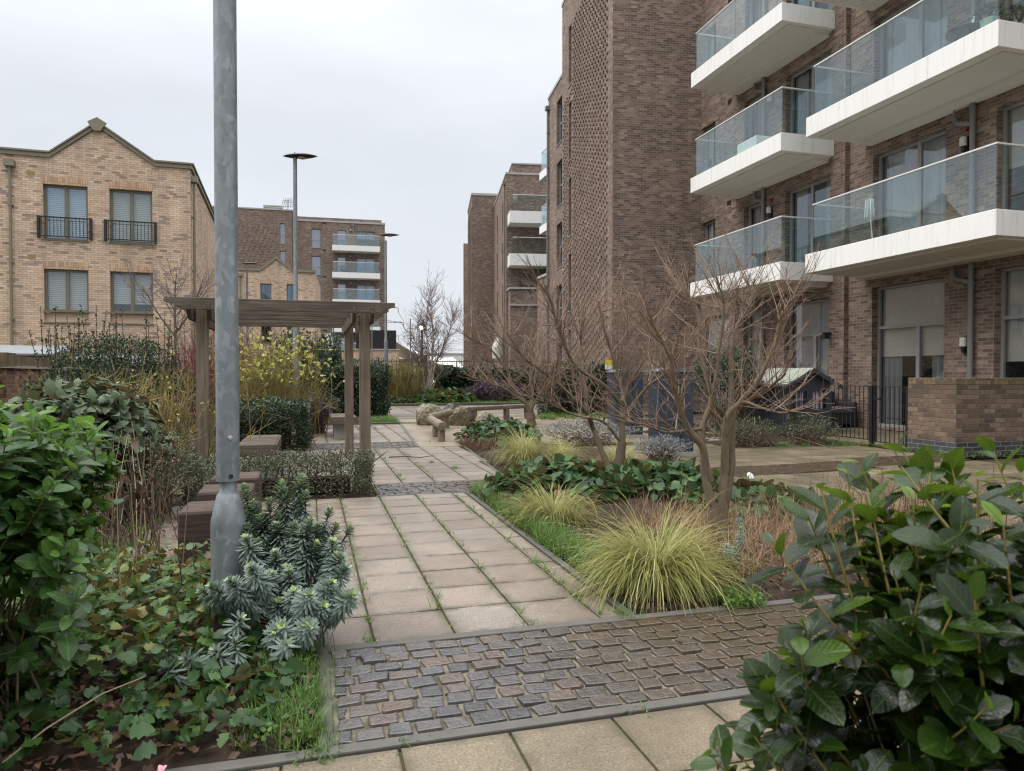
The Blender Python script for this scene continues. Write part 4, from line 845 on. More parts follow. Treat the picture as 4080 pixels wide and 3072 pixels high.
# ---- playhouse
PH = thing('playhouse', 'small dark navy wooden playhouse with a pale felt roof and curtained windows, behind the railing', 'playhouse', (10.4, 13.5, 0))
b = MB(); x0, x1, y0, y1, ze, za = 9.86, 11.0, 12.9, 14.3, 1.06, 1.36; xm = (x0 + x1) / 2
for z in np.arange(.03, 1.06, .103):
    if not .46 < z < .95:
        b.box(x0, x1, y0, y0 + .02, z, z + .1)
    else:
        for a, c in ((x0, x0 + .12), (xm - .08, xm + .08), (x1 - .12, x1)): b.box(a, c, y0, y0 + .02, z, z + .1)
    b.box(x0, x0 + .02, y0 + .022, y1, z, z + .1); b.box(x1 - .02, x1, y0 + .022, y1, z, z + .1); b.box(x0, x1, y1, y1 + .02, z, z + .1)
for i in range(3): zz = 1.065 + i * .1; k = .54 * (1 - (i) / 3.1); b.prism([(xm - k, y0, zz), (xm + k, y0, zz), (xm + k * .72 - .02, y0, zz + .095), (xm - k * .72 + .02, y0, zz + .095)], (0, .02, 0))
b.build('wall', M['playnavy'], PH)
for s in (-1, 1):
    b = MB(); b.prism([(xm, y0 - .12, za + .03), (xm + s * .70, y0 - .12, ze - .03), (xm + s * .70, y0 - .12, ze + .005), (xm, y0 - .12, za + .075)], (0, 1.55, 0)); r_ = b.build('roof', M['felt'] if 'felt' in M else plain('pale_roof_felt', (.26, .28, .24), .9, vary=.3, bump=.3), PH)
    b = MB(); b.prism([(xm, y0 - .145, za - .03), (xm + s * .72, y0 - .145, ze - .085), (xm + s * .72, y0 - .145, ze), (xm, y0 - .145, za + .07)], (0, .022, 0)); b.build('bargeboard', M['playnavy'], r_)
for a, c in ((x0 + .13, xm - .09), (xm + .09, x1 - .13)):
    b = MB(); b.box(a, c, y0 + .002, y0 + .018, .47, .50); b.box(a, c, y0 + .002, y0 + .018, .70, .72); b.box((a + c) / 2 - .012, (a + c) / 2 + .012, y0 + .001, y0 + .019, .50, .945); b.box(a, c, y0 + .002, y0 + .018, .93, .955); wdo = b.build('window', M['playnavy'], PH)
    b = MB(); [b.box(a + .01 + i * .033, a + .035 + i * .033, y0 + .05, y0 + .055 + .01 * (i % 2), .49, .94 - .02 * (i % 3)) for i in range(int((c - a - .02) / .033))]; b.build('curtain', plain('lilac_curtain', (.50, .47, .60), .9, vary=.25, scale=30), wdo)
# ---- garden sofa
SF = thing('garden_sofa', 'dark rattan garden sofa with grey cushions behind the railing, next to the playhouse', 'sofa', (11.9, 14.5, 0))
b = MB(); b.box(11.1, 12.65, 14.1, 14.85, .08, .34); [b.box(x, x + .06, y, y + .06, 0, .08) for x in (11.1, 12.59) for y in (14.1, 14.79)]; b.build('base', M['rattan'], SF, bevel=.02)
MB().box(11.1, 12.65, 14.70, 14.88, .345, .86).build('backrest', M['rattan'], SF, bevel=.03)
for x in (11.0, 12.66): MB().box(x, x + .12, 14.1, 14.85, .0, .62).build('armrest', M['rattan'], SF, bevel=.03)
for x in (11.12, 11.89): MB().box(x, x + .75, 14.08, 14.68, .345, .50).build('cushion', M['cush'], SF, bevel=.05)
MB().prism([(11.95, 14.66, .51), (12.25, 14.62, .51), (12.1, 14.62, .85), (12.0, 14.66, .83)], (0, .07, 0)).build('cushion', M['cush'], SF, bevel=.02)
# ---- navy cabinets
for lab, xa, xb, ya, h in (('dark navy metal cabinet nearer the camera, seen behind the branches of the right-hand bare tree', 5.25, 5.86, 9.95, 1.33), ('dark navy metal cabinet further back, left of its twin and behind the middle bare tree', 5.92, 6.55, 13.1, 1.33)):
    t = thing('metal_cabinet', lab, 'cabinet', ((xa + xb) / 2, ya, 0), 0, 'navy metal cabinets')
    MB().box(xa, xb, ya, ya + .38, .06, h).build('body', M['navy'], t, bevel=.012)
    MB().box(xa - .04, xb + .04, ya - .04, ya + .42, -.02, .06).build('plinth', M['concrete'], t)
    b = MB(); n = 10; pts = [(xa - .02, 0)] + [(xa - .02 + (xb - xa + .04) * i / n, .055 * math.sin(math.pi * i / n) + .02) for i in range(n + 1)] + [(xb + .02, 0)]
    b.prism([(x, ya - .025, h + z) for x, z in pts], (0, .43, 0)); b.build('lid', M['lid'], t)
    xm = xa + (xb - xa) * .60
    for a, c in ((xa + .015, xm - .006), (xm + .006, xb - .015)):
        d = MB().box(a, c, ya - .018, ya - .002, .10, h - .03).build('door', M['navy'], t, bevel=.004); 
        [MB().box(a + .03, a + .045, ya - .024, ya - .0185, z, z + .1).build('hinge', M['black'], d) for z in (.25, h - .35)]
    MB().box(xb + .002, xb + .012, ya + .06, ya + .32, .25, h - .2).build('vent_panel', M['black'], t)
# yellow sign
t = thing('warning_sign', 'small yellow and white sign on a post above the dark hedge, left of the cabinets', 'sign', (8.96, 20.3, 0)); MB().box(8.94, 8.97, 20.32, 20.35, 0, 1.6).build('post', M['pipe'], t); MB().box(8.84, 9.08, 20.30, 20.315, 1.58, 1.74).build('sign_plate', plain('yellow_sign', (.75, .62, .02), .5), t); MB().box(8.84, 9.08, 20.30, 20.315, 1.44, 1.578).build('sign_plate', M['white'], t)
# ---- things on the balconies
mp = thing('mop', 'white string mop standing head-up behind the lowest right balcony glass', 'mop', (11.5, 12.3, 4.11))
MB().tube([(11.5, 12.3, 4.11), (11.46, 12.36, 4.9)], .012, 6).build('handle', M['white'], mp); MB().tube([(11.55, 12.2, 4.11), (11.47, 12.35, 4.75)], .01, 6).build('handle', M['wood_z'], mp)
b = QB(); r = np.random.default_rng(3)
for i in range(46):
    a = r.uniform(0, 6.28); rr = r.uniform(.02, .10); b.tube([(11.46, 12.36, 5.03), (11.46 + rr * math.cos(a), 12.36 + rr * math.sin(a), 5.0), (11.46 + rr * 1.2 * math.cos(a), 12.36 + rr * 1.2 * math.sin(a), r.uniform(4.62, 4.8))], .008, 4)
b.build('mop_head', M['white'], mp)
tb = thing('garden_table', 'low dark metal table on the upper right balcony', 'table', (11.6, 10.2, 7.3)); MB().tube([(11.6, 10.2, 7.56), (11.6, 10.2, 7.585)], .34, 24).build('tabletop', M['black'], tb)
for a in (0, 2.1, 4.2): MB().tube([(11.6 + .3 * math.cos(a), 10.2 + .3 * math.sin(a), 7.29), (11.6 + .12 * math.cos(a), 10.2 + .12 * math.sin(a), 7.56)], .012, 6).build('leg', M['black'], tb)
bt = thing('soap_bottle', 'white pump bottle on the low balcony table', 'bottle', (11.55, 10.0, 7.585)); MB().lathe([(.045, 7.586), (.045, 7.70), (.02, 7.73), (.02, 7.76)], 11.55, 10.0, 12).build('bottle', M['white'], bt); MB().lathe([(.008, 7.76), (.008, 7.82), (.02, 7.82), (.02, 7.835)], 11.55, 10.0, 8).build('pump', M['white'], bt)
tt = MB().box(11.5, 12.1, 16.4, 17.3, 7.285, 7.72); tag(tt.build('covered_box', M['white'], bevel=.05), 'low white covered box on the middle left balcony', 'box')
# ---- left brick wall and shed roofs
LWl = thing('brick_wall', 'weathered red brick wall with a tile creasing and brick coping, at the left edge behind the shrubs', 'wall', (-5.3, 17, 0))
LF = Fr(-4.9, 12.6, -6, 1)
b = MB(); fbox(b, LF, -3, 9.5, -.22, 0, 0, 1.40); fbox(b, LF, 1.0, 1.5, .001, .12, 0, 1.40); b.build('wall', M['brick_wall_left'], LWl)
b = MB(); fbox(b, LF, -3, 9.5, -.27, .05, 1.40, 1.425); fbox(b, LF, .95, 1.55, .051, .17, 1.40, 1.425); fbox(b, LF, -3, 9.5, -.25, .035, 1.426, 1.445); b.build('creasing', M['concrete'], LWl)
b = MB(); fbox(b, LF, -3, 9.5, -.22, .0, 1.445, 1.63); fbox(b, LF, .98, 1.52, .001, .13, 1.43, 1.66); b.build('coping', M['brick_coping'], LWl)
for lab, x, y, w_, h in (('grey felt shed roof just behind the left brick wall', -8.4, 22.3, 3.4, 1.95), ('second grey shed roof behind the left wall, lower and further right', -5.6, 23.4, 2.0, 1.72)):
    t = thing('garden_shed', lab, 'shed', (x, y, 0), 0, 'garden sheds'); MB().box(x - w_ / 2, x + w_ / 2, y - .8, y + .8, 0, h - .12).build('wall', M['wood_z'], t)
    MB().prism([(x - w_ / 2 - .1, y - .95, h - .16), (x - w_ / 2 - .1, y + .95, h + .12), (x - w_ / 2 - .1, y + .95, h + .17), (x - w_ / 2 - .1, y - .95, h - .11)], (w_ + .2, 0, 0)).build('roof', plain('grey_felt', (.20, .215, .22), .9), t)
# ---- rocks and logs
def boulder(label, x, y, rx, ry, rz, seed, mat, ang=.3, rot=0, flat=0):
    import bmesh
    bm = bmesh.new(); bmesh.ops.create_icosphere(bm, subdivisions=5, radius=1); r = np.random.default_rng(seed); k = r.normal(size=(9, 3)); kk = unit(k); ph = r.uniform(.55, .95, 9)
    for v in bm.verts:
        p = np.array(v.co); 
        for d, h in zip(kk, ph):
            e = p @ d
            if e > h: p = p - d * (e - h) * ang * 2
        p *= 1 + .04 * math.sin(p[0] * 5 + seed) * math.cos(p[1] * 4 + p[2] * 6)
        p *= 1 + .035 * math.sin(p[0] * 11 + seed * 2) * math.sin(p[1] * 13 + p[2] * 9) + .02 * math.sin(p[2] * 23 + p[0] * 17)
        if p[2] < -.5: p[2] = -.5
        c, s = math.cos(rot), math.sin(rot); a, b_ = p[0] * rx, p[1] * ry
        v.co = (x + a * c - b_ * s, y + a * s + b_ * c, (p[2] + .48) * rz * 1.12)
    me = bpy.data.meshes.new('boulder'); bm.to_mesh(me); bm.free(); o = finish(me, 'boulder', M[mat], None, True, 0)
    return tag(o, label, 'rock', 'boulders by the log beams')
boulder('largest boulder, pale rounded and lichen-spotted, left of the log beams', 2.93, 18.0, .37, .36, .34, 4, 'rock_lichen', .22)
boulder('dark angular boulder at the back, between the pale boulder and the rust-stained one', 3.70, 18.4, .50, .36, .36, 8, 'rock_dark', .45, .3)
boulder('boulder with a rust-red face on its right, in front of the dark one', 3.62, 17.5, .27, .30, .29, 12, 'rock_red', .5, .5)
boulder('low rounded pale boulder at the right of the group, by the log bench', 4.22, 17.2, .28, .28, .215, 15, 'rock_lichen', .12)
lb = thing('log_beam', 'low zigzag balancing beam of two round logs on stub posts, on the buff gravel', 'log beam', (2.7, 14.8, 0))
def log(parent, a, b, rad, name='log', mat='log'):
    a, b = Vector(a), Vector(b); m = MB(); m.tube([a + (b - a) * t for t in (0, .02, .3, .6, .98, 1)], [rad * .9, rad, rad * 1.03, rad * .98, rad, rad * .9], 14); return m.build(name, M[mat], parent, smooth=False)
log(lb, (2.42, 13.3, .30), (2.56, 15.5, .30), .085); log(lb, (2.50, 15.45, .33), (3.30, 17.0, .36), .085)
for x, y in ((2.43, 13.45), (2.50, 14.5), (3.14, 16.7)): log(lb, (x, y, 0), (x, y, .28), .07, 'post')
lb2 = thing('log_bench', 'long low half-log bench lying behind the boulders', 'bench', (4.9, 18.9, 0))
b = MB(); b.prism([(4.02, 18.35, .30), (6.35, 19.75, .30), (6.22, 19.98, .30), (3.9, 18.58, .30)], (0, 0, .12)); b.build('seat', M['log'], lb2, bevel=.03)
for x, y in ((4.25, 18.6), (5.35, 19.26), (6.1, 19.7)): log(lb2, (x, y, 0), (x, y, .30), .09, 'leg')
# ---- iron fence and brick piers at the back
IF = thing('iron_fence', 'tall dark iron fence across the far end behind the birch', 'fence', (6, 36, 0))
b = MB(); [b.tube([(x, 36, .3), (x, 36, 2.0), (x, 36, 2.16)], [.012, .012, .004], 5) for x in np.arange(.2, 13.6, .125)]; b.build('bars', M['iron'], IF)
b = MB(); [b.box(.2, 13.6, 35.98, 36.02, z, z + .04) for z in (.4, 1.05, 1.93)]; b.build('rails', M['iron'], IF)
for x, y, h, w_, lab in ((5.55, 36.3, 2.28, .52, 'tall brick gate pier right behind the birch trunk'), (4.0, 38.5, 1.75, .45, 'lower brick pier behind the fence, left of the birch'), (7.3, 38.5, 1.8, .45, 'lower brick pier behind the fence, right of the birch')):
    t = thing('brick_pier', lab, 'pier', (x, y, 0), 0, 'brick piers by the iron fence'); MB().box(x - w_ / 2, x + w_ / 2, y - w_ / 2, y + w_ / 2, 0, h - .14).build('shaft', M['brick_wall_left'], t); MB().box(x - w_ / 2 - .06, x + w_ / 2 + .06, y - w_ / 2 - .06, y + w_ / 2 + .06, h - .14, h).build('cap', M['brick_coping'], t)
def car(label, x, y, mat, rz=0):
    t = thing('parked_car', label, 'car', (x, y, 0), 0, 'cars parked on the road behind the fence')
    p = [(-2.1, .30), (-2.1, .78), (-1.95, .92), (-1.1, .98), (-.5, 1.42), (.9, 1.46), (1.6, 1.02), (2.05, .92), (2.1, .60), (2.08, .3)]
    MB().prism([(x + a, y - .85, c) for a, c in p], (0, 1.7, 0)).build('body', mat, t, bevel=.05)
    g = MB(); g.prism([(x + a, y - .862, c) for a, c in ((-.98, .99), (-.46, 1.37), (.86, 1.40), (1.35, 1.02))], (0, .01, 0)); g.build('side_window', M['room'], t)
    for a in (-1.35, 1.3): w_ = MB().tube([(x + a, y - .88, .32), (x + a, y - .68, .32)], .32, 18).build('wheel', M['black'], t); MB().tube([(x + a, y - .89, .32), (x + a, y - .882, .32)], .19, 14).build('rim', M['coping'], w_)
car('white parked car behind the iron fence, right of the birch', 9.4, 44, M['white']); car('silver parked car behind the iron fence, left of the birch', 5.2, 45, M['coping'])
# ---- far skyline
def canopy(label, x0, x1, y, h):
    t = thing('canopy_roof', label, 'tent roof', (x0, y, 0)); nx, ny = 24, 8; V = []
    for i in range(nx + 1):
        for j in range(ny + 1):
            f = i / nx; g = j / ny; z = h * (1 - f) ** 1.7 + 1.6 * (1 - abs(2 * g - 1)) * (.4 + f * .6) + 3.6 * f ** .6 * .62
            V.append((x0 + (x1 - x0) * f, y + 16 * (g - .5), z))
    F = [(i * (ny + 1) + j, (i + 1) * (ny + 1) + j, (i + 1) * (ny + 1) + j + 1, i * (ny + 1) + j + 1) for i in range(nx) for j in range(ny)]
    o = MB().add(V, F).build('membrane', M['white'], t, smooth=True); s = o.modifiers.new('thick', 'SOLIDIFY'); s.thickness = .25
    m = MB(); m.tube([(x0, y - 8, 0), (x0 + .6, y - 8, 5.4)], .15, 8); m.tube([(x1 - 1, y - 8, 0), (x1 - 1, y - 8, 3.0)], .12, 8); m.build('mast', M['coping'], t)
    m = MB(); m.box(x0, x0 + 5, y + 4, y + 6, 0, 3.6); m.build('wall', M['brick_tan'], t)
canopy('white swooping tent-like roof far behind the fence, left of the birch', 10.2, 20.5, 104, 6.2)
t = thing('warehouse', 'long low white warehouse far behind the fence, right of the birch', 'warehouse', (30, 130, 0)); MB().box(17, 60, 128, 150, 0, 4.9).build('wall', M['white'], t); MB().box(16.8, 60.2, 127.8, 150.2, 4.9, 5.15).build('roof', M['coping'], t)
[MB().box(x, x + 2.6, 127.9, 127.98, 0, 2.9).build('loading_door', M['pipe'], t) for x in (25, 31, 37)]
def pylon(label, x, y, H_, sc_, arms, ang=0):
    t = thing('power_pylon', label, 'pylon', (x, y, 0), 0, 'electricity pylons'); b = MB(); w0 = H_ * .11
    for sx in (-1, 1):
        for sy in (-1, 1): b.tube([(x + sx * w0, y + sy * w0, 0), (x + sx * w0 * .3, y + sy * w0 * .3, H_ * .6), (x + sx * .25, y + sy * .25, H_)], .16 * sc_, 5)
    for i in range(14):
        za, zb = H_ * i / 14, H_ * (i + 1) / 14; wa = w0 * max(.06, 1 - za / H_ * 1.1); wb = w0 * max(.06, 1 - zb / H_ * 1.1)
        for s in (-1, 1): b.tube([(x - s * wa, y - wa, za), (x + s * wb, y - wb, zb)], .09 * sc_, 4)
    b.build('lattice_tower', M['pipe'], t)
    for z, w_ in arms:
        a = MB()
        for s in (-1, 1):
            a.tube([(x, y, z + 1.4), (x + s * w_, y, z)], .13 * sc_, 4); a.tube([(x, y, z), (x + s * w_, y, z)], .13 * sc_, 4); [a.tube([(x + s * w_ * f, y, z), (x + s * w_ * (f + .12), y, z + 1.4 * (1 - f - .12))], .08 * sc_, 4) for f in (.2, .4, .6, .8)]
            a.tube([(x + s * w_, y, z), (x + s * (w_ + .1), y, z - 2.2)], .16 * sc_, 5)
        a.build('crossarm', M['pipe'], t)
A1 = [(33, 9.0), (26, 11.5), (19.5, 9.0)]; A2 = [(39, 9), (33, 12), (27, 9)]
pylon('electricity pylon half hidden by the brown block, its arms poking out beside the lamp post', 31.5, 340, 40, 1.0, A1); pylon('distant electricity pylon seen through the birch twigs', 87, 590, 46, 1.3, A2)
pw = MB()
for (za, wa), (zb, wb) in zip(A1, A2):
    for s in (-1, 1):
        p = Vector((31.5 + s * wa, 340, za - 2)); q = Vector((87 + s * wb, 590, zb - 2)); pw.tube([p + (q - p) * f - Vector((0, 0, 7 * 4 * f * (1 - f))) for f in np.linspace(0, 1, 16)], .11, 4)
        p2 = Vector((87 + s * wb, 590, zb - 2)); q2 = Vector((330, 640, zb + 2)); pw.tube([p2 + (q2 - p2) * f - Vector((0, 0, 7 * 4 * f * (1 - f))) for f in np.linspace(0, 1, 16)], .11, 4)
tag(pw.build('power_lines', M['pipe']), 'thin power lines strung between the pylons across the sky', 'power lines')
# ================================================================== VEGETATION
UP = np.array([0, 0, 1.])
def ell(rng, n, c, r, zmin=0.02, depth=.25):
    d = sphere_dirs(rng, int(n * 1.6)); d[:, 2] = np.where(rng.random(len(d)) < .8, np.abs(d[:, 2]), d[:, 2])
    lump = 1 + .10 * np.sin(d[:, 0] * 5 + c[0] * 9) * np.cos(d[:, 1] * 6) + .08 * np.sin(d[:, 2] * 9 + c[1])
    P = np.array(c) + d * np.array(r) * (lump * (1 - depth * rng.random(len(d)) ** 1.5))[:, None]
    k = P[:, 2] > zmin; return P[k][:n], unit(d / np.array(r))[k][:n]
def boxs(rng, n, x0, x1, y0, y1, z0, z1, depth=.15, lump=.06):
    ar = np.array([(x1 - x0) * (z1 - z0), (x1 - x0) * (z1 - z0) * .5, (y1 - y0) * (z1 - z0), (y1 - y0) * (z1 - z0), (x1 - x0) * (y1 - y0)]); f = rng.choice(5, n, p=ar / ar.sum())
    a, b = rng.random(n), rng.random(n); P = np.zeros((n, 3)); N = np.zeros((n, 3))
    Nn = np.array([(0, -1, 0), (0, 1, 0), (-1, 0, 0), (1, 0, 0), (0, 0, 1.)])
    P[:, 0] = np.select([f < 2, f == 2, f == 3], [x0 + a * (x1 - x0), x0, x1], x0 + a * (x1 - x0))
    P[:, 1] = np.select([f == 0, f == 1, f < 4], [y0, y1, y0 + a * (y1 - y0)], y0 + b * (y1 - y0))
    P[:, 2] = np.where(f == 4, z1, z0 + b * (z1 - z0)); N = Nn[f]
    off = -depth * rng.random(n) ** 1.3 + lump * (np.sin(P[:, 0] * 5.3 + P[:, 2] * 7) + np.sin(P[:, 1] * 6 + P[:, 2] * 4.1 + P[:, 0] * 2.7)) * .6
    return P + N * off[:, None], N
def leafcloud(q, rng, PN, L, W, jit=.8, up=.35, r=None, full=False, curl=.2, rows=OVAL):
    P, N = PN; n = len(P); D = unit(N * .6 + rng.normal(0, jit, (n, 3)) + UP * up); Nn = unit(N + UP * .8 + rng.normal(0, .45, (n, 3)))
    if r is None: r = np.clip(rng.normal(.45, .24, n), 0, 1)
    Ls = L * rng.uniform(.7, 1.25, n); Ws = W * rng.uniform(.75, 1.2, n)
    if full: leaves(q, P, D, Nn, Ls, Ws, rows, .2, curl, r, rng)
    else: diamonds(q, P, D, Nn, Ls, Ws, r)
def stemset(q, rng, base, tips, rad=.006, n=5, r=.4, wob=.04, spread=.1):
    for t in tips:
        b = np.array(base) + np.array([rng.normal(0, spread), rng.normal(0, spread), 0]); m = (b + t) / 2 + rng.normal(0, wob, 3) + np.array([0, 0, .1]) * np.linalg.norm(t - b) * 0.5
        f = np.linspace(0, 1, 6)[:, None]; pts = b * (1 - f) ** 2 + 2 * m * f * (1 - f) + t * f ** 2
        q.tube(pts, np.linspace(rad, rad * .45, 6), n, float(np.clip(rng.normal(r, .15), 0, 1)))
def shoots(q, sq, rng, P, D, L, per, leafL, leafW, mat_r=(.45, .2), el0=.25, tipbright=.5, rows=OVAL, curl=.25, stemr=.003):
    for p, d, l in zip(P, D, L):
        d = unit(d); s = np.linspace(0, 1, 5)[:, None]; bend = UP * .18 * l; pts = p + d * l * s + bend * s ** 2
        sq.tube(pts, np.linspace(stemr, stemr * .5, 5), 5, float(rng.uniform(.3, .8)))
        a = unit(np.cross(d, UP + .01)); b = np.cross(d, a); t = np.linspace(.12, 1.0, per) + rng.normal(0, .02, per); ph = np.arange(per) * 2.4 + rng.uniform(0, 6.3)
        rad = a * np.cos(ph)[:, None] + b * np.sin(ph)[:, None]; el = el0 + .75 * np.clip(t, 0, 1) ** 2 + rng.normal(0, .12, per)
        LD = rad * np.cos(el)[:, None] + d * np.sin(el)[:, None]; LN = d * np.cos(el)[:, None] - rad * np.sin(el)[:, None] + UP * .55
        PP = p + d * l * t[:, None] + bend * (t ** 2)[:, None]
        sz = (1 - .55 * np.clip(t - .75, 0, 1) * 3) * rng.uniform(.55, 1.2, per)
        r = np.clip(rng.normal(mat_r[0], mat_r[1], per) + tipbright * np.clip(t - .72, 0, 1) * 2.5, 0, 1)
        leaves(q, PP, LD, LN, leafL * sz, leafW * sz * rng.uniform(.85, 1.1, per), rows, .16, rng.uniform(.05, .4, per), r, rng)
def plant(name, label, cat, loc, group=None): return thing(name, label, cat, loc, 0, group)
# ---- the two big glossy shrubs in the foreground
def gris(label, c, r, n, per, LL, LW, mat, seed, base, zmin, tipb=.4, dens_in=.55):
    rng = np.random.default_rng(seed); t = plant('broadleaf_shrub', label, 'shrub', (base[0], base[1], 0), 'glossy broadleaf shrubs in the foreground'); q, sq = QB(), QB()
    P, N = ell(rng, n, c, r, zmin, .5); D = unit(N * .8 + UP * .6 + rng.normal(0, .28, N.shape)); l = rng.uniform(.10, .24, len(P)); P = P - D * l[:, None] * .8
    shoots(q, sq, rng, P, D, l, per, LL, LW, (.40, .2), .2, tipb)
    stemset(sq, rng, base, P[rng.random(len(P)) < dens_in], .006, 5, .5, .05, .12)
    q.build('foliage', M[mat], t); sq.build('stems', M['yellowtwig' if mat == 'gris_dark' else 'bark'], t); return t
gris('large glossy bright green shrub filling the left edge in front of the brick wall', (-1.36, 2.98, .60), (.63, .64, .69), 760, 12, .086, .054, 'gris', 31, (-1.3, 3.0, 0), .0, .4, .2)
gris('dark glossy leathery-leaved shrub filling the bottom right corner closest to the camera', (1.25, .97, .50), (.58, .35, .62), 420, 10, .076, .048, 'gris_dark', 33, (1.3, 1.0, 0), .03, .45, .35)
# ---- spurge
EU = [(-0.05, 3.88, 0.76), (-0.15, 3.88, 0.73), (-0.34, 3.92, 0.71), (-0.21, 3.82, 0.65), (-0.25, 3.75, 0.58), (-0.08, 3.67, 0.55), (-0.17, 3.7, 0.55), (-0.01, 3.64, 0.54), (0.09, 3.69, 0.61), (0.02, 3.56, 0.47), (-0.17, 3.57, 0.44), (0.1, 3.54, 0.48), (0.14, 3.47, 0.42), (-0.19, 3.48, 0.36), (-0.11, 3.47, 0.37), (0.09, 3.36, 0.33), (-0.08, 3.37, 0.3), (0.18, 3.28, 0.29), (-0.45, 3.5, 0.32), (-0.13, 3.23, 0.19), (-0.01, 3.2, 0.2), (-0.29, 3.83, 0.64), (-0.03, 3.8, 0.68), (-0.26, 3.65, 0.48), (0.03, 3.63, 0.54), (-0.31, 3.73, 0.54)]
EU2 = [(-0.61, 3.27, 0.17), (-0.57, 3.08, 0.12), (-0.5, 3.11, 0.14), (-0.39, 3.14, 0.15), (-0.32, 3.19, 0.17), (-0.1, 3.1, 0.16), (-0.3, 3.31, 0.22)]
def spurge_heads(q, sq, rng, tips, base, HL, per, LL, LW, spread=.06):
    for tip in tips:
        tip = np.array(tip); b = np.array(base) + np.array([rng.normal(0, spread), rng.normal(0, spread), 0]); v = tip - b; d = unit(v * np.array([1, 1, .55]) + UP * np.linalg.norm(v) * .55); hl = HL * rng.uniform(.85, 1.2) * min(1, .5 + tip[2] * 1.2)
        p0 = tip - d * hl; f = np.linspace(0, 1, 6)[:, None]; m = (b + p0) / 2 + np.array([v[0], v[1], 0]) * .12
        pts = b * (1 - f) ** 2 + 2 * m * f * (1 - f) + p0 * f ** 2; sq.tube(np.concatenate([pts, [tip]]), np.linspace(.006, .004, 7), 6, float(rng.uniform(.3, .8)))
        n = int(per * hl / HL); t = np.sort(rng.random(n)) ** .8; ph = np.arange(n) * 2.39996; a = unit(np.cross(d, UP + .013)); bb = np.cross(d, a)
        rad = a * np.cos(ph)[:, None] + bb * np.sin(ph)[:, None]; el = -.8 + 1.85 * t ** 2.0 + rng.normal(0, .12, n)
        LD = rad * np.cos(el)[:, None] + d * np.sin(el)[:, None]; LN = d * np.cos(el)[:, None] - rad * np.sin(el)[:, None]
        L = LL * (1 - .62 * np.clip(t - .72, 0, 1) / .28) * rng.uniform(.85, 1.15, n)
        r = np.clip(rng.normal(.38, .16, n) + .62 * np.clip(t - .86, 0, 1) / .14, 0, 1)
        leaves(q, p0 + d * hl * t[:, None], LD, LN, L, LW, [(0, .5), (.35, 1.), (.8, .85), (1, .15)], .12, rng.uniform(.05, .25, n), r)
rng = np.random.default_rng(41)
t = plant('spurge', 'blue-green bottlebrush spurge around the foot of the near lamp post', 'plant', (-.1, 3.62, 0), 'blue-green spurges'); q, sq = QB(), QB()
EX = [tuple(np.array(EU[i]) + rng.normal(0, .05, 3) * np.array([1.3, 1, 1])) for i in rng.integers(0, len(EU), 20)]; EX = [(x, y, max(.12, z - .06)) for x, y, z in EX if abs(x + .40) > .16] + [(-.36, 3.42, .36), (-.27, 3.40, .42), (-.50, 3.58, .28), (-.30, 3.55, .52), (.16, 3.42, .38), (.05, 3.3, .24)]
spurge_heads(q, sq, rng, EU + EX, (-.12, 3.62, .02), .23, 190, .066, .0125); spurge_heads(q, sq, rng, EU2, (-.35, 3.3, .02), .13, 64, .062, .0115, .12)
q.build('foliage', M['euph'], t); sq.build('stems', M['rustfern'], t)
for lab, x, y, hs in (('small spurge seedling with one tall head beside the trunk of the nearest bare tree', 2.68, 3.98, [.44, .30, .2, .16]), ('pair of little spurge shoots in the dead grass right of the nearest bare tree', 3.0, 3.75, [.14, .10, .08])):
    t = plant('spurge', lab, 'plant', (x, y, 0), 'blue-green spurges'); q, sq = QB(), QB(); spurge_heads(q, sq, rng, [(x + rng.normal(0, .09), y + rng.normal(0, .06), h) for h in hs], (x, y, 0), .13, 70, .045, .010, .02); q.build('foliage', M['euph'], t); sq.build('stems', M['stalk'], t)
# ---- ivy, litter and weeds under the near shrubs
def area(rng, n, x0, x1, y0, y1): return np.stack([rng.uniform(x0, x1, n), rng.uniform(y0, y1, n), np.zeros(n)], 1)
rng = np.random.default_rng(51); q = QB()
def flatleaves(q, rng, P, h0, h1, L, W, rows, tilt=.5, r=None, full=True):
    n = len(P); P = P.copy(); P[:, 2] += rng.uniform(h0, h1, n); az = rng.uniform(0, 6.283, n); D = np.stack([np.cos(az), np.sin(az), rng.normal(-.15, .35, n)], 1); N = UP + rng.normal(0, tilt, (n, 3))
    if r is None: r = np.clip(rng.normal(.45, .24, n), 0, 1)
    (leaves(q, P, D, N, L * rng.uniform(.6, 1.3, n), W * rng.uniform(.7, 1.3, n), rows, .15, rng.uniform(-.1, .4, n), r, rng, .03) if full else diamonds(q, P, unit(D), N, L * rng.uniform(.6, 1.3, n), W, r))
P = area(rng, 3200, -1.5, .0, 2.53, 4.85); k = (P[:, 0] < -.05 - .35 * (3.0 - P[:, 1]).clip(0)) & (rng.random(3200) < .35 + .75 * np.clip((P[:, 1] - 2.5) / .9, 0, 1)); P = P[k]
hgt = .05 + .16 * np.clip((P[:, 1] - 3.0) / .5, 0, 1) * np.clip((-.3 - P[:, 0]) / .2, 0, 1); P[:, 2] = hgt * rng.random(len(P))
flatleaves(q, rng, P, .02, .07, .062, .058, LOBED, .55, np.clip(rng.normal(.42, .2, len(P)) + .45 * (hgt > .12) * rng.random(len(P)), 0, 1)); o = q.build('ivy_ground_cover', M['ivy']); tag(o, 'ivy spreading over the soil in front of the near lamp post', 'ivy', None, 'stuff')
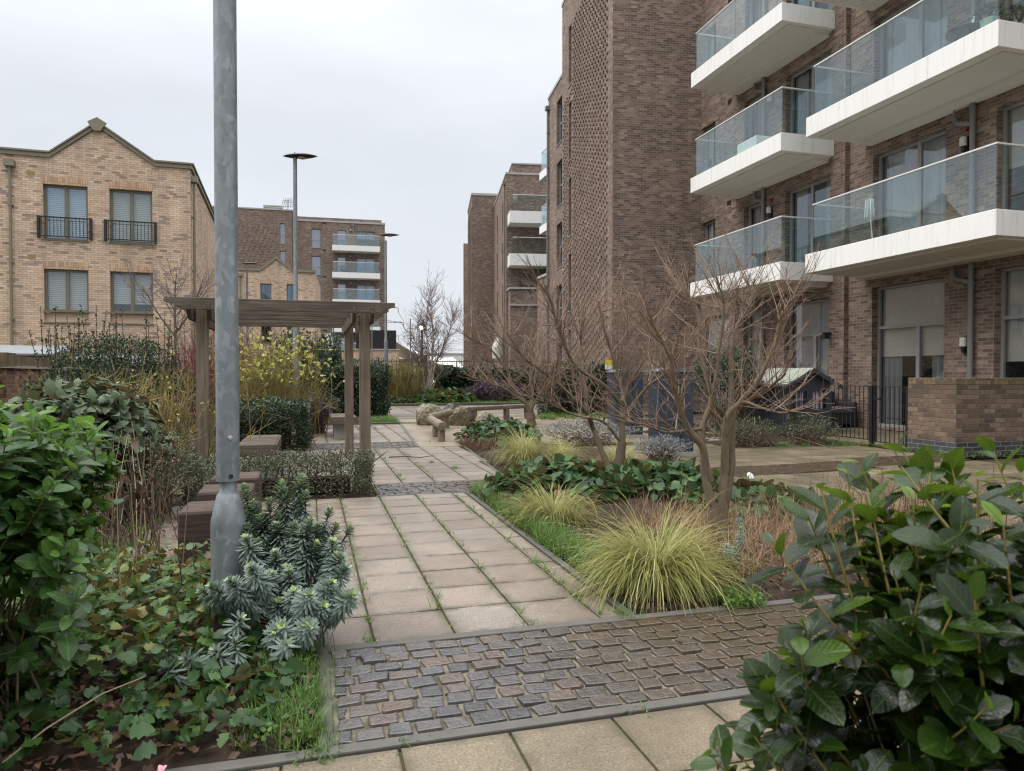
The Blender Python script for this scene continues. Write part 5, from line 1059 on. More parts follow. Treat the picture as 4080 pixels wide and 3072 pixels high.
def litter(name, lab, boxes, seed, mat='brownleaf', L=.055):
    rng = np.random.default_rng(seed); q = QB()
    for (x0, x1, y0, y1, n) in boxes: P = area(rng, n, x0, x1, y0, y1); flatleaves(q, rng, P, .005, .05, L, L * .62, [(0, .2), (.5, 1), (1, .1)], .5, rng.random(n))
    tag(q.build(name, M[mat]), lab, 'leaf litter', None, 'stuff')
litter('leaf_litter', 'brown fallen leaves on the planting beds', [(-1.8, .0, 2.52, 3.4, 1300), (1.7, 4.2, 3.45, 5.5, 1300), (1.7, 2.4, 5.5, 8, 300), (-2.5, -.9, 4.9, 7.5, 500), (-.35, .1, 13.6, 15.2, 260)], 52, L=.042)
def tuft(q, rng, P, n, L, w, lean=(.05, .9), droop=.7, r=(.5, .25), spread=.015, seg=4):
    for p in P:
        k = int(n * rng.uniform(.5, 1.4)) + 1; B = np.array(p) + np.stack([rng.normal(0, spread, k), rng.normal(0, spread, k), np.zeros(k)], 1)
        blades(q, B, rng.uniform(0, 6.283, k), rng.uniform(*lean, k), L * rng.uniform(.5, 1.3, k), w, droop * rng.uniform(.4, 1.5, k), seg, np.clip(rng.normal(r[0], r[1], k), 0, 1))
q = QB()
for jx in JX[:4]:                                        # weeds in the long joints of the path
    for y0, y1, dens in ((3.44, 7.5, 9 if jx < 1.4 else 14), (8.45, 12.4, 10), (13.6, 18.2, 8)):
        for y in np.arange(y0, y1, 1 / dens):
            if rng.random() < .62: tuft(q, rng, [(jx + rng.normal(0, .008), y + rng.uniform(0, .12), -.005)], rng.integers(3, 14), rng.choice([.028, .05, .08], p=[.5, .35, .15]), .0058, (.2, 1.3), .5, (.6, .25))
for _ in range(60): y = 3.44 + .36 * rng.integers(0, 12); tuft(q, rng, [(rng.uniform(0, 1.6), y, -.005)], 4, .016, .003, (.3, 1.3), .5)
for x, y, n, L in ((.27, 3.47, 40, .045), (1.08, 3.47, 26, .04), (1.5, 3.85, 40, .04), (1.62, 3.5, 50, .05), (.33, 2.47, 22, .04), (1.50, 4.6, 40, .05), (1.48, 4.1, 30, .045), (1.62, 3.4, 30, .07), (.03, 2.48, 40, .05), (-.02, 2.46, 30, .05), (1.2, 2.47, 30, .03), (2.15, 13.4, 20, .06), (1.9, 9.5, 40, .06), (1.7, 10.2, 40, .06)): tuft(q, rng, [(x, y, 0)], n, L, .005, (.3, 1.3), .6, spread=.03)
q.build('joint_weeds', M['grass'])['kind'] = 'stuff'; bpy.data.objects['joint_weeds']['label'] = 'small green weeds growing in the paving joints'; bpy.data.objects['joint_weeds']['category'] = 'weeds'
def grasspatch(label, boxes, seed, n_t, L, w=.004, mat='grass', name='grass_patch', cat='grass', lean=(.05, .9), clover=.4):
    rng = np.random.default_rng(seed); q = QB()
    for (x0, x1, y0, y1, n) in boxes:
        tuft(q, rng, area(rng, n, x0, x1, y0, y1), n_t, L, w, lean, .7, spread=.03)
        if clover: flatleaves(q, rng, area(rng, int(n * 6 * clover), x0, x1, y0, y1), .01, L * .6, .022, .02, [(0, .3), (.5, 1), (1, .3)], .5, np.clip(rng.normal(.6, .2, int(n * 6 * clover)), 0, 1))
    return tag(q.build(name, M[mat]), label, cat, None, 'stuff')
grasspatch('green grass and weeds between the spurge and the cobbles', [(-.22, .02, 2.54, 3.6, 120)], 61, 16, .10)
grasspatch('grass fringe along the right kerb of the path', [(1.69, 1.95, 3.9, 5.6, 170), (1.69, 1.88, 5.6, 7.5, 100), (1.72, 2.1, 7.2, 7.56, 40)], 62, 18, .14, .006)
grasspatch('weedy grass by the stools on the left', [(-2.2, -1.25, 4.9, 7.0, 190), (-1.6, -.5, 4.0, 4.85, 120)], 63, 9, .10, clover=1.6)
grasspatch('green grass patch at the foot of the tall hedge', [(1.3, 2.2, 18.5, 20.0, 160)], 64, 26, .16, .008, clover=.8)
grasspatch('grass edge in front of the ivy hedge and birch', [(3.0, 10.5, 28.65, 30.2, 330)], 65, 14, .18, .016, clover=1.2)
grasspatch('green weeds along the foot of the railing bushes', [(7.6, 9.6, 10.5, 11.2, 40)], 66, 18, .12, .006)
grasspatch('green grass between the dead stems and the patio', [(3.9, 5.0, 5.2, 7.2, 120)], 67, 22, .16)
grasspatch('grassy strip beyond the cabinets, in front of the dark hedge', [(6.2, 8.8, 18.8, 20.2, 110)], 68, 16, .18, .010)
tag(grasspatch('fine green ferny weed at the corner of the cobbles, in front of the sedge', [(2.2, 2.45, 3.35, 3.6, 26)], 69, 14, .10, clover=2.5), None)
# ---- sedges
def sedge(label, x, y, n, L, seed, dry=0.):
    rng = np.random.default_rng(seed); t = plant('sedge', label, 'grass clump', (x, y, 0), 'variegated sedge clumps'); q = QB()
    a = rng.uniform(0, 6.283, n); s = np.abs(rng.normal(0, .055, n)); B = np.stack([x + s * np.cos(a) * 1.3, y + s * np.sin(a) * 1.3, np.full(n, .0)], 1)
    lean = np.clip(rng.normal(.42, .32, n), 0, 1.35); wob = 1 + .22 * np.sin(a * 2 + seed) + .14 * np.sin(a * 5 + seed * 2); a2 = a + rng.normal(0, .5, n) + .35 * np.sin(a * 4 + seed); blades(q, B, a2, lean * wob, L * rng.uniform(.3, 1.2, n) * wob, .0056 * L / .6 * 1.2, rng.uniform(1.0, 2.9, n) * (1.35 - lean * .4), 8, np.clip(rng.normal(.5, .24, n) + dry, 0, 1))
    q.build('blades', M['sedge'], t); q = QB(); n //= 6; a = rng.uniform(0, 6.283, n); B = np.stack([x + .06 * np.cos(a), y + .06 * np.sin(a), np.zeros(n)], 1); blades(q, B, a, rng.uniform(.5, 1.5, n), L * rng.uniform(.3, .95, n), .005, rng.uniform(.2, 1.3, n), 6, rng.random(n)); q.build('dead_blades', M['dry'], t); return t
sedge('largest yellow-green striped sedge clump, spilling over the kerb corner next to the cobbles', 2.02, 3.85, 3000, .58, 71)
sedge('medium yellow-green sedge clump on the path edge behind the largest one', 2.02, 5.75, 1200, .52, 72)
sedge('wide sedge clump by the path bend, in front of the low log beam', 2.95, 9.7, 1700, .66, 73)
sedge('sedge clump just right of the one at the path bend, paler and partly dry', 3.4, 9.4, 1100, .58, 74, .12)
sedge('faded sedge clump behind the trunks of the middle bare tree', 4.3, 9.3, 600, .52, 75, .2)
# ---- broad-leaved clumps right of the path
def clump(name, label, cat, x0, x1, y0, y1, n, h, LL, LW, mat, seed, rows=ROUND, group='broad-leaved clumps right of the path', rr=None):
    rng = np.random.default_rng(seed); t = plant(name, label, cat, ((x0 + x1) / 2, (y0 + y1) / 2, 0), group); q, sq = QB(), QB()
    u = rng.uniform(-1, 1, (n * 2, 2)); u = u[(u ** 2).sum(1) < 1][:n]; P = np.stack([(x0 + x1) / 2 + u[:, 0] * (x1 - x0) / 2, (y0 + y1) / 2 + u[:, 1] * (y1 - y0) / 2, np.zeros(len(u))], 1)
    dome = h * np.sqrt(np.clip(1.05 - (u ** 2).sum(1), 0, 1)); P[:, 2] = dome * rng.uniform(.45, 1.0, len(u)) + .02
    out = np.stack([u[:, 0], u[:, 1], np.zeros(len(u))], 1); D = unit(out * .7 + rng.normal(0, .7, P.shape) + UP * .1); N = UP + out * .5 + rng.normal(0, .35, P.shape)
    leaves(q, P, D, N, LL * rng.uniform(.6, 1.25, len(P)), LW * rng.uniform(.7, 1.2, len(P)), rows, .12, rng.uniform(.0, .45, len(P)), np.clip(rng.normal(.45, .22, len(P)), 0, 1) if rr is None else rng.uniform(*rr, len(P)), rng, .03)
    for p in P[::3]: sq.tube([(p[0] * .9 + (x0 + x1) * .05, p[1] * .9 + (y0 + y1) * .05, 0), p], [.004, .003], 4, .4)
    q.build('foliage', M[mat], t); sq.build('stems', M['rustfern'], t)
clump('elephant_ears', 'mound of broad dark green leaves at the kerb, in front of the path bend sedge', 'plant', 1.75, 3.3, 6.35, 7.7, 900, .34, .105, .10, 'bergenia', 81)
clump('elephant_ears', 'broad-leaved mound right of that, under the middle bare tree', 'plant', 3.2, 4.5, 6.3, 7.9, 600, .26, .11, .10, 'bergenia', 82)
clump('elephant_ears', 'furthest mound of broad dark green leaves, next to the buff gravel', 'plant', 2.7, 4.2, 12.0, 14.0, 520, .40, .13, .12, 'bergenia', 83)
clump('elephant_ears', 'broad-leaved clump at the patio edge, behind the nearest bare tree', 'plant', 3.4, 4.7, 5.2, 6.6, 300, .18, .12, .11, 'bergenia', 84)
clump('ground_cover_plant', 'low bright green leafy mound at the foot of the birch', 'plant', 4.2, 7.0, 29.2, 31.3, 700, .55, .26, .22, 'ivy', 85, rr=(.3, .8))
clump('ground_cover_plant', 'low dark leafy patch left of the birch, under the olive shrub', 'plant', 3.0, 4.4, 29.0, 30.2, 220, .3, .2, .18, 'ivy', 86, rr=(.1, .6))
def fernmass(label, x0, x1, y0, y1, n, L, seed, mat, name, cat, lean=(.3, 1.4), w=.006, dz=.0):
    rng = np.random.default_rng(seed); q = QB(); P = area(rng, n, x0, x1, y0, y1); blades(q, P + UP * dz, rng.uniform(0, 6.28, n), rng.uniform(*lean, n), L * rng.uniform(.4, 1.3, n), w, rng.uniform(-.3, 1.6, n), 4, rng.random(n)); return tag(q.build(name, M[mat]), label, cat, None, 'stuff')
fernmass('rust-brown dead fronds at the kerb under the broad green leaves', 1.72, 2.5, 5.9, 7.3, 1500, .22, 87, 'rustfern', 'dead_fronds', 'dead plants')
fernmass('rust-brown dead fronds by the far broad-leaved mound', 2.62, 3.1, 11.6, 12.9, 900, .25, 88, 'rustfern', 'dead_fronds', 'dead plants')
fernmass('tangle of straw-brown dead stems behind and right of the nearest bare tree', 2.55, 5.0, 3.75, 5.6, 5200, .34, 89, 'dry', 'dead_stems', 'dead stems', (.1, 1.5), .0045)
fernmass('thin red-brown upright stems at the patio edge on the right', 3.6, 4.7, 3.6, 4.6, 500, .62, 90, 'rustfern', 'bare_stems', 'bare stems', (.0, .45), .005)
# silver shrubs
def mound(name, label, cat, c, r, n, L, W, mat, seed, group=None, full=False, stems='stalk', jit=.8, up=.35, curl=.2, zmin=.02, rr=None, depth=.45, rows=OVAL):
    rng = np.random.default_rng(seed); t = plant(name, label, cat, (c[0], c[1], 0), group); q, sq = QB(), QB(); PN = ell(rng, n, c, r, zmin, depth)
    leafcloud(q, rng, PN, L, W, jit, up, None if rr is None else rng.uniform(*rr, len(PN[0])), full, curl, rows); stemset(sq, rng, (c[0], c[1], 0), PN[0][::max(1, n // 90)], .008, 4, .5, .05, r[0] * .25)
    q.build('foliage', M[mat], t); sq.build('stems', M[stems], t); return t
mound('cotton_lavender', 'silvery grey feathery bush in front of the nearer navy cabinet', 'shrub', (5.0, 9.4, .14), (.42, .4, .26), 1800, .05, .010, 'grey', 91, 'silver grey bushes')
mound('cotton_lavender', 'silvery grey low bush behind the middle bare tree, left of the cabinets', 'shrub', (5.0, 12.4, .15), (1.0, .7, .28), 2600, .06, .013, 'grey', 92, 'silver grey bushes')
# ---- hedges and shrubs on the left and back
def hedge(label, bx, n, L, W, mat, seed, name='hedge', top=(0, .25), depth=.22, lump=.06, group='clipped hedges', full=False, rr=None):
    rng = np.random.default_rng(seed); x0, x1, y0, y1, z0, z1 = bx; t = plant(name, label, 'hedge', ((x0 + x1) / 2, (y0 + y1) / 2, 0), group); q, sq = QB(), QB()
    leafcloud(q, rng, boxs(rng, n, *bx, depth, lump), L, W, .8, .35, None if rr is None else rng.uniform(*rr, n), full)
    for _ in range(top[0]):
        p = np.array([rng.uniform(x0, x1), rng.uniform(y0, y1), z1 - .1]); h = top[1] * rng.uniform(.5, 1.3); e = p + np.array([rng.normal(0, .08), rng.normal(0, .08), h]); sq.tube([p, e], [.006, .003], 4, .4)
        k = 10; f = rng.random(k)[:, None]; diamonds(q, p + (e - p) * f, unit(rng.normal(0, 1, (k, 3)) + UP * .5), UP + rng.normal(0, .5, (k, 3)), L * 1.2, W * 1.2, rng.uniform(.3, .95, k))
    for _ in range(40): p = np.array([rng.uniform(x0, x1), rng.uniform(y0, y1), z0]); sq.tube([p, p + np.array([rng.normal(0, .1), rng.normal(0, .1), (z1 - z0) * .85])], [.012, .005], 5, .3)
    q.build('foliage', M[mat], t); sq.build('stems', M['stalk'], t)
    MB().box(x0 + depth + .07, x1 - depth - .07, y0 + depth + .07, y1 - depth - .07, z0, z1 - depth - .07).build('dark_core', M['soil'], t)  # opaque dark box added inside as the hedge's inner shade, stops see-through
    return t
hedge('low clipped box-leaf hedge in front of the pergola posts, small grey-green leaves', (-1.25, .66, 7.6, 8.3, .02, .42), 15000, .026, .014, 'lonicera', 101, 'low_hedge', (70, .12), .18, .05)
hedge('waist-high dark evergreen hedge behind the slatted bench, right of the lamp post', (-1.5, -.05, 12.3, 13.7, .02, .80), 15000, .045, .026, 'hedge', 102, 'evergreen_hedge', (90, .12), .22, .07)
hedge('tall dark evergreen hedge beyond the bench on the concrete block', (-.5, 2.25, 21.3, 22.9, .02, 1.50), 19000, .07, .042, 'hedge', 103, 'evergreen_hedge', (110, .35), .25, .10)
hedge('taller ragged evergreen at the left end of the tall dark hedge', (-1.0, .9, 22.0, 23.6, .3, 2.0), 9000, .08, .05, 'hedge', 104, 'evergreen_hedge', (130, .6), .3, .14)
hedge('ivy-covered hedge right of the birch, in front of the iron fence', (5.6, 11.0, 31.9, 33.3, .02, 1.42), 15000, .12, .10, 'hedge', 105, 'ivy_hedge', (160, .25), .25, .10, rr=(.2, 1.0))
hedge('dark hedge behind the cabinets against the brick tower', (7.0, 9.2, 20.5, 21.6, .02, 1.50), 9000, .08, .05, 'hedge', 106, 'evergreen_hedge', (50, .3), .25, .10)
mound('evergreen_shrub', 'tall dark holly-like evergreen against the right-hand building, left of the playhouse roof', 'shrub', (9.0, 13.9, .9), (.85, .7, 1.05), 6500, .06, .035, 'hedge', 107, 'dark evergreen shrubs')
mound('evergreen_shrub', 'dark evergreen with upright leafy shoots, at the end of the left brick wall', 'shrub', (-3.1, 12.9, .95), (1.15, .8, .95), 9500, .05, .028, 'hedge', 108, 'dark evergreen shrubs', up=.9)
t = bpy.data.objects['evergreen_shrub.001']; rng = np.random.default_rng(109); q, sq = QB(), QB()
for _ in range(46):
    p = np.array([rng.uniform(-4.1, -2.2), rng.uniform(12.4, 13.4), 1.4]); e = p + np.array([rng.normal(0, .08), 0, rng.uniform(.3, 1.0)]); sq.tube([p, e], [.008, .004], 4, .3); k = 26; f = rng.random(k)[:, None]; diamonds(q, p + (e - p) * f, unit(rng.normal(0, 1, (k, 3)) + UP * .6), UP + rng.normal(0, .5, (k, 3)), .05, .028, rng.uniform(.2, .9, k))
q.build('leafy_shoots', M['hedge'], t); sq.build('stems', M['stalk'], t)
mound('railing_bush', 'loose grey-green bush in front of the railing, left part', 'shrub', (7.6, 11.0, .18), (.75, .45, .32), 3000, .04, .018, 'lonicera', 110, 'loose bushes along the railing')
mound('railing_bush', 'twiggy half-bare bush in front of the gate end of the railing', 'shrub', (8.8, 10.9, .18), (.65, .4, .36), 2200, .04, .018, 'lonicera', 111, 'loose bushes along the railing', depth=.7)
mound('purple_shrub', 'small rounded purple-leaved shrub beside the concrete-block bench', 'shrub', (.12, 16.0, .36), (.36, .36, .42), 3200, .04, .025, 'purple', 112, 'purple-leaved shrubs')
mound('purple_shrub', 'wide low purple-leaved shrub in front of the ivy hedge, right of the birch', 'shrub', (7.9, 30.6, .45), (1.4, .7, .55), 3400, .09, .05, 'purple', 113, 'purple-leaved shrubs')
mound('herb_bush', 'loose grey-green bush behind the small purple shrub', 'shrub', (-.1, 17.6, .45), (.8, .6, .6), 3000, .05, .018, 'lonicera', 114)
mound('hydrangea', 'bronze and green lobed-leaved shrub left of the yellow-stemmed dogwood', 'shrub', (-1.98, 7.2, .60), (.66, .75, .62), 2300, .11, .10, 'bronze', 115, full=True, jit=.95, up=-.1, curl=.5, depth=.9, rows=LOBED)
mound('cotoneaster', 'small-leaved arching shrub between the dead stalks and the pergola post', 'shrub', (-1.5, 7.0, .30), (.62, .6, .50), 6200, .028, .014, 'lonicera', 116, depth=.6)
def dogwood(label, x, y, w, h, n, bark, leafn, seed, leafm='yellowleaf', rad=.006, sub=4, group='coloured-stem dogwoods', L=.05):
    rng = np.random.default_rng(seed); t = plant('dogwood', label, 'shrub', (x, y, 0), group); q, sq = QB(), QB(); tipsP = []
    for _ in range(n):
        b = np.array([x + rng.normal(0, w * .22), y + rng.normal(0, w * .18), 0]); az = rng.uniform(0, 6.283); sp = rng.uniform(0, .5) * w; H_ = h * rng.uniform(.55, 1.05); e = b + np.array([math.cos(az) * sp, math.sin(az) * sp * .7, H_]); f = np.linspace(0, 1, 5)[:, None]
        pts = b + (e - b) * f + np.array([math.cos(az), math.sin(az), 0]) * .06 * np.sin(f * 3) + np.cumsum(rng.normal(0, .012, (5, 3)), 0); c = float(np.clip(rng.normal(.5, .25), 0, 1)); sq.tube(pts, np.linspace(rad, rad * .5, 5), 4, c)
        for _ in range(sub):
            k = rng.integers(1, 4); g = rng.random(); p = pts[k] * (1 - g) + pts[k + 1] * g; d = unit(rng.normal(0, .6, 3) + UP * .9); l = h * rng.uniform(.12, .32); e2 = p + d * l; sq.tube([p, p + d * l * .5 + rng.normal(0, .01, 3), e2], [rad * .6, rad * .5, rad * .35], 4, c); tipsP.append(e2)
            d2 = unit(d + rng.normal(0, .5, 3)); sq.tube([p + d * l * .5, p + d * l * .5 + d2 * l * .5], [rad * .45, rad * .3], 4, c); tipsP.append(p + d * l * .5 + d2 * l * .5)
    if leafn:
        T = np.array(tipsP); top = T[T[:, 2] > np.quantile(T[:, 2], .45)]; P = top[rng.integers(0, len(top), leafn)] + rng.normal(0, .03, (leafn, 3)); leaves(q, P, rng.normal(0, 1, (leafn, 3)) + UP * .1, UP + rng.normal(0, .5, (leafn, 3)), L * rng.uniform(.6, 1.3, leafn), L * .6, OVAL, .15, .3, np.clip(rng.normal(.55, .25, leafn), 0, 1)); q.build('foliage', M[leafm], t)
    sq.build('stems', M[bark], t)
dogwood('yellow-stemmed dogwood with a few yellow leaves, left of the near lamp post', -1.95, 9.6, 1.7, 1.30, 150, 'yellowtwig', 70, 121, rad=.006)
dogwood('shrub of dense yellow stems topped with bright yellow-green leaves, seen through the pergola', -.85, 15.4, 2.0, 1.95, 170, 'yellowtwig', 420, 122, rad=.007, L=.11)
dogwood('red-stemmed dogwood thicket between the two left pergola posts', -2.5, 17.2, 2.4, 2.1, 190, 'redtwig', 0, 123, rad=.007)
dogwood('red-stemmed dogwood behind the yellow-leaved shrub, in front of the smaller house', -1.7, 18.6, 2.2, 2.1, 120, 'redtwig', 0, 124, rad=.007)
dogwood('dense olive-yellow bare-stemmed shrub left of the birch', 3.75, 30.8, 2.1, 1.75, 240, 'yellowtwig', 500, 125, 'bronze', rad=.010, sub=5, L=.06)
dogwood('thin bare brown saplings with a few yellow leaves in front of the smaller house', -2.2, 24, 3.2, 3.0, 60, 'stalk', 60, 126, rad=.010, L=.13)
# dead stalks
rng = np.random.default_rng(131); t = plant('dead_perennial', 'clump of dead brown stalks with shrivelled leaves, left of the cube stools', 'plant', (-1.12, 5.0, 0)); sq, q = QB(), QB()
for _ in range(190):
    b = np.array([rng.normal(-1.5, .22), rng.normal(5.3, .5), 0]); d = unit(np.array([rng.normal(-.05, .26), rng.normal(0, .25), 1.])); l = rng.uniform(.35, 1.0); e = b + d * l; r = float(np.clip(rng.normal(.5, .3), 0, 1)); sq.tube([b, b + d * l * .5 + rng.normal(0, .02, 3), e], [.004, .0035, .002], 4, r)
    if rng.random() < .45: k = rng.integers(1, 4); P = np.repeat((b + d * l * rng.uniform(.4, 1))[None], k, 0); leaves(q, P, rng.normal(0, 1, (k, 3)) - UP * .5, rng.normal(0, 1, (k, 3)), .075, .06, LOBED, .5, .7, rng.uniform(0, .6, k))
for _ in range(10):
    b = np.array([rng.uniform(-1.0, -.55), rng.uniform(3.7, 4.4), 0]); d = unit(np.array([rng.normal(0, .18), rng.normal(0, .15), 1.])); l = rng.uniform(.35, .8); sq.tube([b, b + d * l * .5 + rng.normal(0, .02, 3), b + d * l], [.004, .003, .0015], 4, float(rng.random()))
q.build('shrivelled_leaves', M['brownleaf'], t); sq.build('stalks', M['stalk'], t)
# ---- bare trees
def smooth(pts, k=4):
    P = np.array(pts, float); P = np.concatenate([[2 * P[0] - P[1]], P, [2 * P[-1] - P[-2]]]); out = []
    for i in range(1, len(P) - 2):
        for t in np.linspace(0, 1, k, endpoint=False):
            a, b, c, d = P[i - 1:i + 3]; out.append(.5 * ((2 * b) + (c - a) * t + (2 * a - 5 * b + 4 * c - d) * t * t + (3 * b - a - 3 * c + d) * t ** 3))
    return np.array(out + [P[-2]])
def bare_tree(name, label, cat, trunk, r0, stems, rs, seed, nb, bl, curve=.14, flat=.25, sub=5, subl=.4, tw=.0035, group=None, mats=('bark', 'twig'), sides=5, lo=.25, upb=0.0, outc=None):
    rng = np.random.default_rng(seed); b0 = np.array(trunk[0]); t = plant(name, label, cat, (b0[0], b0[1], 0), group); q, sq = QB(), QB()
    T = smooth(trunk) + 0; rad = np.linspace(r0 * 1.25, r0 * .9, len(T)); rad[0] = r0 * 1.6; T = T + rng.normal(0, r0 * .06, T.shape); q.tube(T, rad, 10, .45); cen = np.mean([s[-1] for s in stems], axis=0) if outc is None else np.array(outc)
    for s, (ra, rb) in zip(stems, rs):
        Sx = smooth(s, 5); Sx = Sx + np.cumsum(rng.normal(0, .004, Sx.shape), 0) * (np.linspace(0, 1, len(Sx))[:, None]); rr = np.linspace(ra, rb, len(Sx)) * (1 + .08 * rng.normal(size=len(Sx))); q.tube(Sx, rr, 8, float(rng.uniform(.35, .7)))
        Ls = np.linalg.norm(np.diff(Sx, axis=0), axis=1).sum(); n = max(3, int(nb * Ls))
        for _ in range(n):
            low = rng.random() < .3; f = lo + (1 - lo) * rng.random() ** .75; i = min(int(f * (len(Sx) - 1)), len(Sx) - 2); p = Sx[i]; tg = unit(Sx[i + 1] - Sx[i]); rad0 = rr[i]
            az = rng.uniform(0, 6.283); hor = np.array([math.cos(az), math.sin(az), 0]); hor = unit(hor + .5 * unit((p - cen) * np.array([1, 1, 0]))); d = unit(hor * rng.uniform(.7, 1.2) + tg * rng.uniform(.1, .7) + UP * rng.uniform(-flat, flat * 1.6) + UP * (0 if low else upb))
            l = bl * rng.uniform(.35, 1.15) * (.8 if low else 1); k = 7; pts = [p]; dd = d.copy()
            for j in range(k): dd = unit(dd + UP * curve * (j / k + .25) + rng.normal(0, .06, 3)); pts.append(pts[-1] + dd * l / k)
            pts = np.array(pts); c = float(np.clip(rng.normal(.5, .22), 0, 1)); w = min(rad0 * .55, tw * 2.2 * (l / bl) ** .5 + tw * .4); sq.tube(pts, np.linspace(w, tw * .7, len(pts)), sides, c)
            for _ in range(rng.integers(max(1, sub - 2), sub + 2)):
                j = rng.integers(1, k); p2 = pts[j] + (pts[j + 1] - pts[j]) * rng.random(); d2 = unit((pts[j + 1] - pts[j]) / (l / k) + unit(rng.normal(0, 1, 3)) * .85 + UP * .12); l2 = l * subl * rng.uniform(.35, 1.1); p3 = p2 + d2 * l2 * .5; d3 = unit(d2 + UP * curve * 1.2 + rng.normal(0, .15, 3)); sq.tube([p2, p3, p3 + d3 * l2 * .5], [tw * .75, tw * .62, tw * .45], 4, float(np.clip(c + rng.normal(.1, .15), 0, 1)))
                if rng.random() < .5: d4 = unit(d2 + rng.normal(0, .6, 3)); sq.tube([p3, p3 + d4 * l2 * .4], [tw * .55, tw * .4], 4, c)
    q.build('trunk', M[mats[0]], t); sq.build('twigs', M[mats[1]], t); return t
G = 'bare multi-stemmed small trees in the right-hand bed'
a = [(2.88, 4.62, .33), (2.824, 4.64, 0.555), (2.792, 4.607, 0.749), (2.667, 4.6, 0.904), (2.595, 4.578, 1.065), (2.54, 4.55, 1.18), (2.49, 4.522, 1.328), (2.432, 4.495, 1.473), (2.338, 4.479, 1.633), (2.261, 4.458, 1.773)]
b = [(2.94, 4.60, .30), (2.971, 4.598, 0.555), (2.951, 4.57, 0.757), (2.945, 4.538, 0.965), (3.031, 4.479, 1.082), (3.129, 4.416, 1.259), (3.208, 4.361, 1.511), (3.236, 4.319, 1.708), (3.313, 4.262, 1.834)]
c = [(2.87, 4.63, .50), (2.824, 4.642, 0.681), (2.831, 4.689, 0.894), (2.916, 4.712, 1.092), (2.896, 4.766, 1.312), (2.876, 4.821, 1.535), (2.895, 4.863, 1.752), (2.85, 4.923, 1.878), (2.809, 4.982, 2.035)]
d = [(2.972, 4.602, 0.771), (2.975, 4.59, 0.979), (2.88, 4.604, 1.105), (2.907, 4.585, 1.347), (2.921, 4.57, 1.525), (2.944, 4.552, 1.773), (2.945, 4.539, 1.895), (2.904, 4.539, 2.035)]
e = [(2.97, 4.60, .28), (3.014, 4.586, 0.555), (3.068, 4.655, 0.946), (3.103, 4.728, 1.219), (3.157, 4.795, 1.5), (3.228, 4.856, 1.664), (3.374, 4.895, 1.842), (3.486, 4.945, 2.074)]
f = [(2.981, 4.603, 0.978), (3.021, 4.463, 1.091), (3.079, 4.316, 1.054), (3.146, 4.166, 1.018), (3.151, 4.034, 1.021)]
g = [(3.03, 4.50, 1.08), (3.174, 4.395, 1.18), (3.204, 4.232, 1.311)]
h = [(2.799, 4.653, 0.888), (2.606, 4.578, 0.889), (2.419, 4.502, 0.908), (2.198, 4.437, 0.985), (1.985, 4.369, 1.033)]
bare_tree('bare_tree', 'bare multi-stemmed small tree nearest the camera, behind the largest sedge', 'tree', [(2.95, 4.595, -.02), (2.93, 4.604, .15), (2.92, 4.609, .36)], .072, [a, b, c, d, e, f, g, h], [(.034, .009), (.034, .008), (.030, .008), (.020, .006), (.030, .007), (.014, .006), (.013, .006), (.014, .005)], 141, 32, .56, tw=.0018, group=G, upb=.75, curve=.10)
a = [(3.789, 8.159, 0.40), (3.804, 8.195, 0.737), (3.829, 8.227, 1.018), (3.777, 8.282, 1.301), (3.733, 8.332, 1.505), (3.63, 8.403, 1.874), (3.566, 8.462, 2.246)]
b = [(3.82, 8.2, 0.85), (3.844, 8.257, 1.017), (4.056, 8.307, 1.363), (4.242, 8.363, 1.675), (4.37, 8.437, 2.057)]
c = [(3.70, 8.17, -.02), (3.612, 8.25, 0.171), (3.475, 8.341, 0.571), (3.404, 8.41, 0.812), (3.392, 8.462, 1.097), (3.37, 8.519, 1.404), (3.368, 8.571, 1.797), (3.425, 8.605, 2.174)]
d = [(3.46, 8.33, 0.60), (3.326, 8.215, 0.824), (3.022, 8.224, 1.104), (2.751, 8.222, 1.321), (2.54, 8.201, 1.456), (2.296, 8.193, 1.762)]
e = [(3.80, 8.19, 0.9), (3.536, 8.182, 1.162), (3.17, 8.228, 1.401), (2.961, 8.232, 1.813), (2.849, 8.208, 2.161), (2.774, 8.171, 2.388)]
f = [(3.79, 8.164, 0.739), (3.99, 7.905, 1.125), (4.102, 7.668, 1.301), (4.186, 7.44, 1.564)]
g = [(3.75, 8.171, 0.458), (3.478, 8.045, 0.712), (3.067, 7.956, 0.803), (2.671, 7.864, 0.964), (2.291, 7.767, 1.082)]
h = [(3.80, 8.19, 0.95), (3.942, 8.302, 1.24), (3.997, 8.468, 1.718), (4.091, 8.622, 2.15)]
bare_tree('bare_tree', 'middle bare tree with long reddish whips, rising from the broad-leaved mound', 'tree', [(3.73, 8.17, -.02), (3.75, 8.166, .18), (3.79, 8.159, .44)], .062, [a, b, c, d, e, f, g, h], [(.046, .010), (.030, .008), (.046, .010), (.030, .008), (.032, .008), (.026, .007), (.018, .006), (.028, .008)], 142, 25, .80, tw=.0026, group=G, upb=.75, curve=.10)
a = [(5.392, 17.166, 0.30), (5.291, 17.233, 0.575), (5.033, 17.347, 0.877), (4.865, 17.438, 1.367), (4.763, 17.511, 1.882), (4.774, 17.55, 2.329), (4.806, 17.579, 2.519)]
b = [(5.40, 17.16, 0.30), (5.499, 17.273, 0.782), (5.494, 17.412, 1.249), (5.625, 17.513, 1.724), (5.619, 17.653, 2.204)]
c = [(5.281, 17.201, 0.553), (4.702, 17.2, 0.951), (4.22, 17.167, 1.114), (3.79, 17.12, 1.251)]
d = [(4.838, 17.342, 1.366), (4.466, 17.388, 1.876), (4.051, 17.441, 2.127), (3.859, 17.428, 2.17)]
